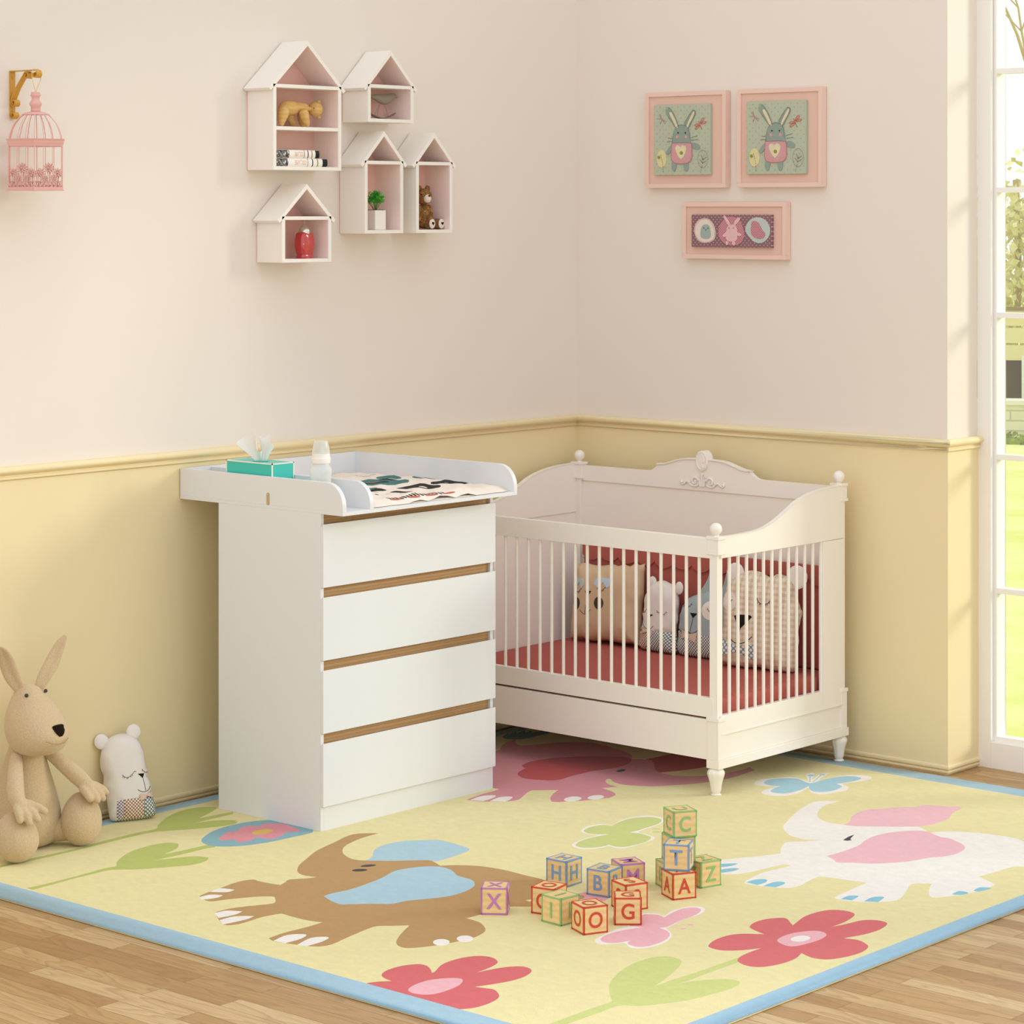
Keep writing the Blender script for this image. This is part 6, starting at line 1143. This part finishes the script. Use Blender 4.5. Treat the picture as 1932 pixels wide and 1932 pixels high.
for k in range(18):
    a = th0+k*math.pi/9; hr = RR*(math.cos(math.pi/6)/math.cos(((a-th0) % (math.pi/3))-math.pi/6))*.985
    q = [(.039, 2.1865), (.055, 2.176), (.070, 2.160), (.0795, 2.143), (.0865, 2.124), (.089, 2.110)]
    b = MB(); b.tube([(r/.089*hr*math.cos(a), r/.089*hr*math.sin(a), H(z)) if r > .04 else (r*math.cos(a), r*math.sin(a), H(z)) for r, z in q], .0012, 6); b.build('dome_wire', M_cage, cg)
def hexring(b, prof):
    V = []; n = 6
    for r, z in prof: V += [(r*math.cos(a), r*math.sin(a), H(z)) for a in hexa]
    m = len(prof); b.add(V, [(i*n+j, i*n+(j+1) % n, ((i+1) % m)*n+(j+1) % n, ((i+1) % m)*n+j) for i in range(m) for j in range(n)])
b = MB(); hexring(b, [(.0985, 2.1120), (.0950, 2.1075), (.0940, 2.104), (.0950, 2.1025), (.0930, 2.098), (.0915, 2.094), (.0905, 2.0905), (.0850, 2.0905), (.0850, 2.1115)]); b.build('eave_ring', M_cage, cg, smooth=30)
b = MB(); hexring(b, [(.0960, 1.959), (.0960, 1.9615), (.0915, 1.9625), (.0915, 1.9685), (.0900, 1.9690), (.0880, 1.9690), (.0880, 1.959)]); V = [(.0875*math.cos(a), .0875*math.sin(a), H(1.9592)) for a in hexa]; b.add(V, [tuple(range(6))]); b.build('base_tray', M_cage, cg, smooth=30)
b = MB(); b.box(.0, .004, -.006, .006, 0, .001)
flow = [(.16, .046, .0150), (.50, .060, .0175), (.84, .046, .0150), (.33, .030, .0115), (.67, .030, .0115)]
for k in range(6):
    a0, a1 = hexa[k], hexa[(k+1) % 6]; A_ = Vector((RR*math.cos(a0), RR*math.sin(a0), 0)); B_ = Vector((RR*math.cos(a1), RR*math.sin(a1), 0)); d = (B_-A_); L = d.length; d.normalize(); nrm = Vector((0, 0, 1)).cross(d)
    for f in (0, .333, .667): b = MB(); p = A_+d*L*f; b.tube([(p[0], p[1], H(1.966)), (p[0], p[1], H(2.094))], .0014 if f == 0 else .0010, 6); b.build('bar', M_cage, cg)
    T = Matrix(((d[0], 0, nrm[0], A_[0]), (d[1], 0, nrm[1], A_[1]), (0, 1, 0, H(1.966)), (0, 0, 0, 1)))
    b = MB().at(T); th_ = .0008
    for (u, w_, r) in flow:
        u *= L
        for i in range(10): t_a = i*math.pi/5+.2; b.prism([(u+r*(q*math.cos(t_a)-s2*math.sin(t_a)), w_+r*(q*math.sin(t_a)+s2*math.cos(t_a))) for q, s2 in ((.2, -.05), (.7, -.14), (1, 0), (.7, .14), (.2, .05))], -th_, th_, 'xy')
        b.prism([(u+.34*r*math.cos(q), w_+.34*r*math.sin(q)) for q in np.arange(8)*.785], -th_, th_, 'xy')
        b.prism([(u-.0013, 0), (u+.0013, 0), (u+.0011, w_), (u-.0011, w_)], -th_, th_, 'xy')
    for i in range(7):
        u = L*(.07+.143*i)
        for s2 in (-1, 1): b.prism(smooth_poly([(u, .004), (u+s2*.006, .010), (u+s2*.0065, .018), (u+s2*.002, .014)], 3), -th_, th_, 'xy')
    b.prism([(0, 0), (L, 0), (L, .004), (0, .004)], -th_, th_, 'xy'); b.prism([(0, .0185), (L, .0185), (L, .0208), (0, .0208)], -th_, th_, 'xy')
    b.build('flower_lattice', M_cage, cg, smooth=0)

# ================================================================ framed pictures on the right wall
M_fr = mat('frame_pink', 'eccbbb', .5, .3, .01, 10); M_mt = mat('mat_pink', 'e6c0ae', .12, .35)
M_canvas = dots_mat('mint_dotted_cloth', 'b5bfa6', 'd39b8f', .0275, .11); M_plum = dots_mat('plum_dotted_cloth', '8a6c70', 'd9959d', .0165, .14)
ac = {'grey': mat('felt_grey', '93a096', .95, .1, .08, 90), 'inner': mat('cream_print', 'ddd1ae', .9, .1, .12, 80), 'pinkcloth': mat('pink_felt', 'cf9c9c', .95, .1, .06, 90), 'green': mat('olive_button', '93943f', .8), 'egg': mat('yellow_print', 'dbd09c', .9, .1, .08, 60), 'cheek': mat('cheek_pink', 'd9a197', .9), 'dark': mat('bead_dark', '4a2420', .6),
      'cream3': mat('cream_felt', 'e6d4c8', .95, .1, .05, 60), 'grey3': mat('sage_felt', '9fb0a8', .95), 'pinkdot': dots_mat('pink_dotted_felt', 'cf8f97', '7d5560', .0095, .17), 'pale': mat('pale_pink_felt', 'e3b9b8', .95, .1, .04, 60), 'mint': mat('mint_felt', 'bfc8bf', .95, .1, .04, 60)}
lc = {'stitch': mat('stitch_brown', '54463c', .9), 'redst': mat('stitch_red', 'b04a48', .9), 'coral': mat('stitch_coral', 'd8685a', .9), 'mauve': mat('stitch_mauve', 'b8747c', .9)}
def picture(x0, x1, z0, z1, c, label, canv, shapes, lines, lift):
    fr = thing('framed_picture', ((x0+x1)/2, 0, z0), label, 'picture'); w_ = .0155
    b = W(fr)
    for a in ((x0, x1, z0, z0+w_), (x0, x1, z1-w_, z1), (x0, x0+w_, z0+w_, z1-w_), (x1-w_, x1, z0+w_, z1-w_)): b.box(a[0], a[1], -.030, -.001, a[2], a[3])
    b.build('frame', M_fr, fr, .0005)
    b = W(fr); b.box(x0+w_, x1-w_, -.024, -.010, z0+w_, z1-w_); b.build('mount', M_mt, fr)
    cv = bpy.data.objects.new('canvas', None)
    b = MB(); b.box(0, c[2]-c[0], 0, .012, 0, c[3]-c[1]); cvo = b.build('canvas', canv, fr, .0006); cvo.location = (c[0]-fr.location[0], -.0365, c[1]-z0); bpy.data.objects.remove(cv)
    dz = 0; groups = {}
    for i, (m, s) in enumerate(shapes):
        s_ = smooth_poly(s, 4); b = MB(); y = -{'grey': .0025, 'egg': .0015, 'inner': .0037, 'pinkcloth': .0030, 'green': .0045, 'cheek': .0032, 'dark': .0042, 'cream3': .0015, 'mint': .0015, 'pinkdot': .0016, 'grey3': .0026, 'pale': .0032}[m]-.00003*i
        if m in ('pinkdot',) and i > 9: y -= .0012
        b.prism(s_, y, .0, 'xz'); o = b.build({'grey': 'felt_patch', 'inner': 'print_patch', 'dark': 'bead'}.get(m, 'felt_patch'), ac[m], fr, .0005, 1); o.location = cvo.location
        groups[i] = y
    b = MB(); ms = []
    deep = -.0062 if 'grey' in lift else -.0040
    for kind in sorted({k for k, _ in lines}):
        b = MB()
        for k, L_ in lines:
            if k != kind: continue
            p = smooth_poly(L_, 4, closed=False) if len(L_) > 2 else [L_[0], tuple((np.array(L_[0][:2])+np.array(L_[1][:2]))/2), L_[1]]
            solid_ = kind in ('coral', 'mauve') or len(L_) <= 2
            if solid_: b.tube([(q[0], -.0012 if kind in ('coral', 'mauve') else -.0008, q[1]) for q in p], .0010 if kind == 'coral' else .0006, 5)
            else:
                acc = 0
                for i in range(len(p)-1):
                    if i % 2 == 0 or True:
                        a, c_ = np.array(p[i]), np.array(p[i+1]); n_ = max(1, int(np.linalg.norm(c_-a)/.0045))
                        for j in range(n_): q0 = a+(c_-a)*j/n_; q1 = a+(c_-a)*(j+.6)/n_; b.tube([(q0[0], deep+.002, q0[1]), (q1[0], deep+.002, q1[1])], .0006, 4)
        o = b.build('stitching', lc[kind], fr, smooth=0, fix=False); o.location = cvo.location
    return fr
picture(.354, .7203, 1.982, 2.3317, (.4003, 2.0292, .6568, 2.2855), 'left of the two pink framed pictures of a grey rabbit in pink skirt', M_canvas, ART1, LN1, ('grey',))
picture(.7722, 1.1372, 1.982, 2.3317, (.8182, 2.0285, 1.0747, 2.2865), 'right of the two pink framed pictures of a grey rabbit in pink skirt', M_canvas, ART1, LN1, ('grey',))
picture(.5256, .9845, 1.7257, 1.9293, (.5723, 1.7679, .9283, 1.8846), 'wide pink framed picture of three felt eggs, below the two grey rabbit pictures', M_plum, ART3, LN3, ('cream3', 'mint'))
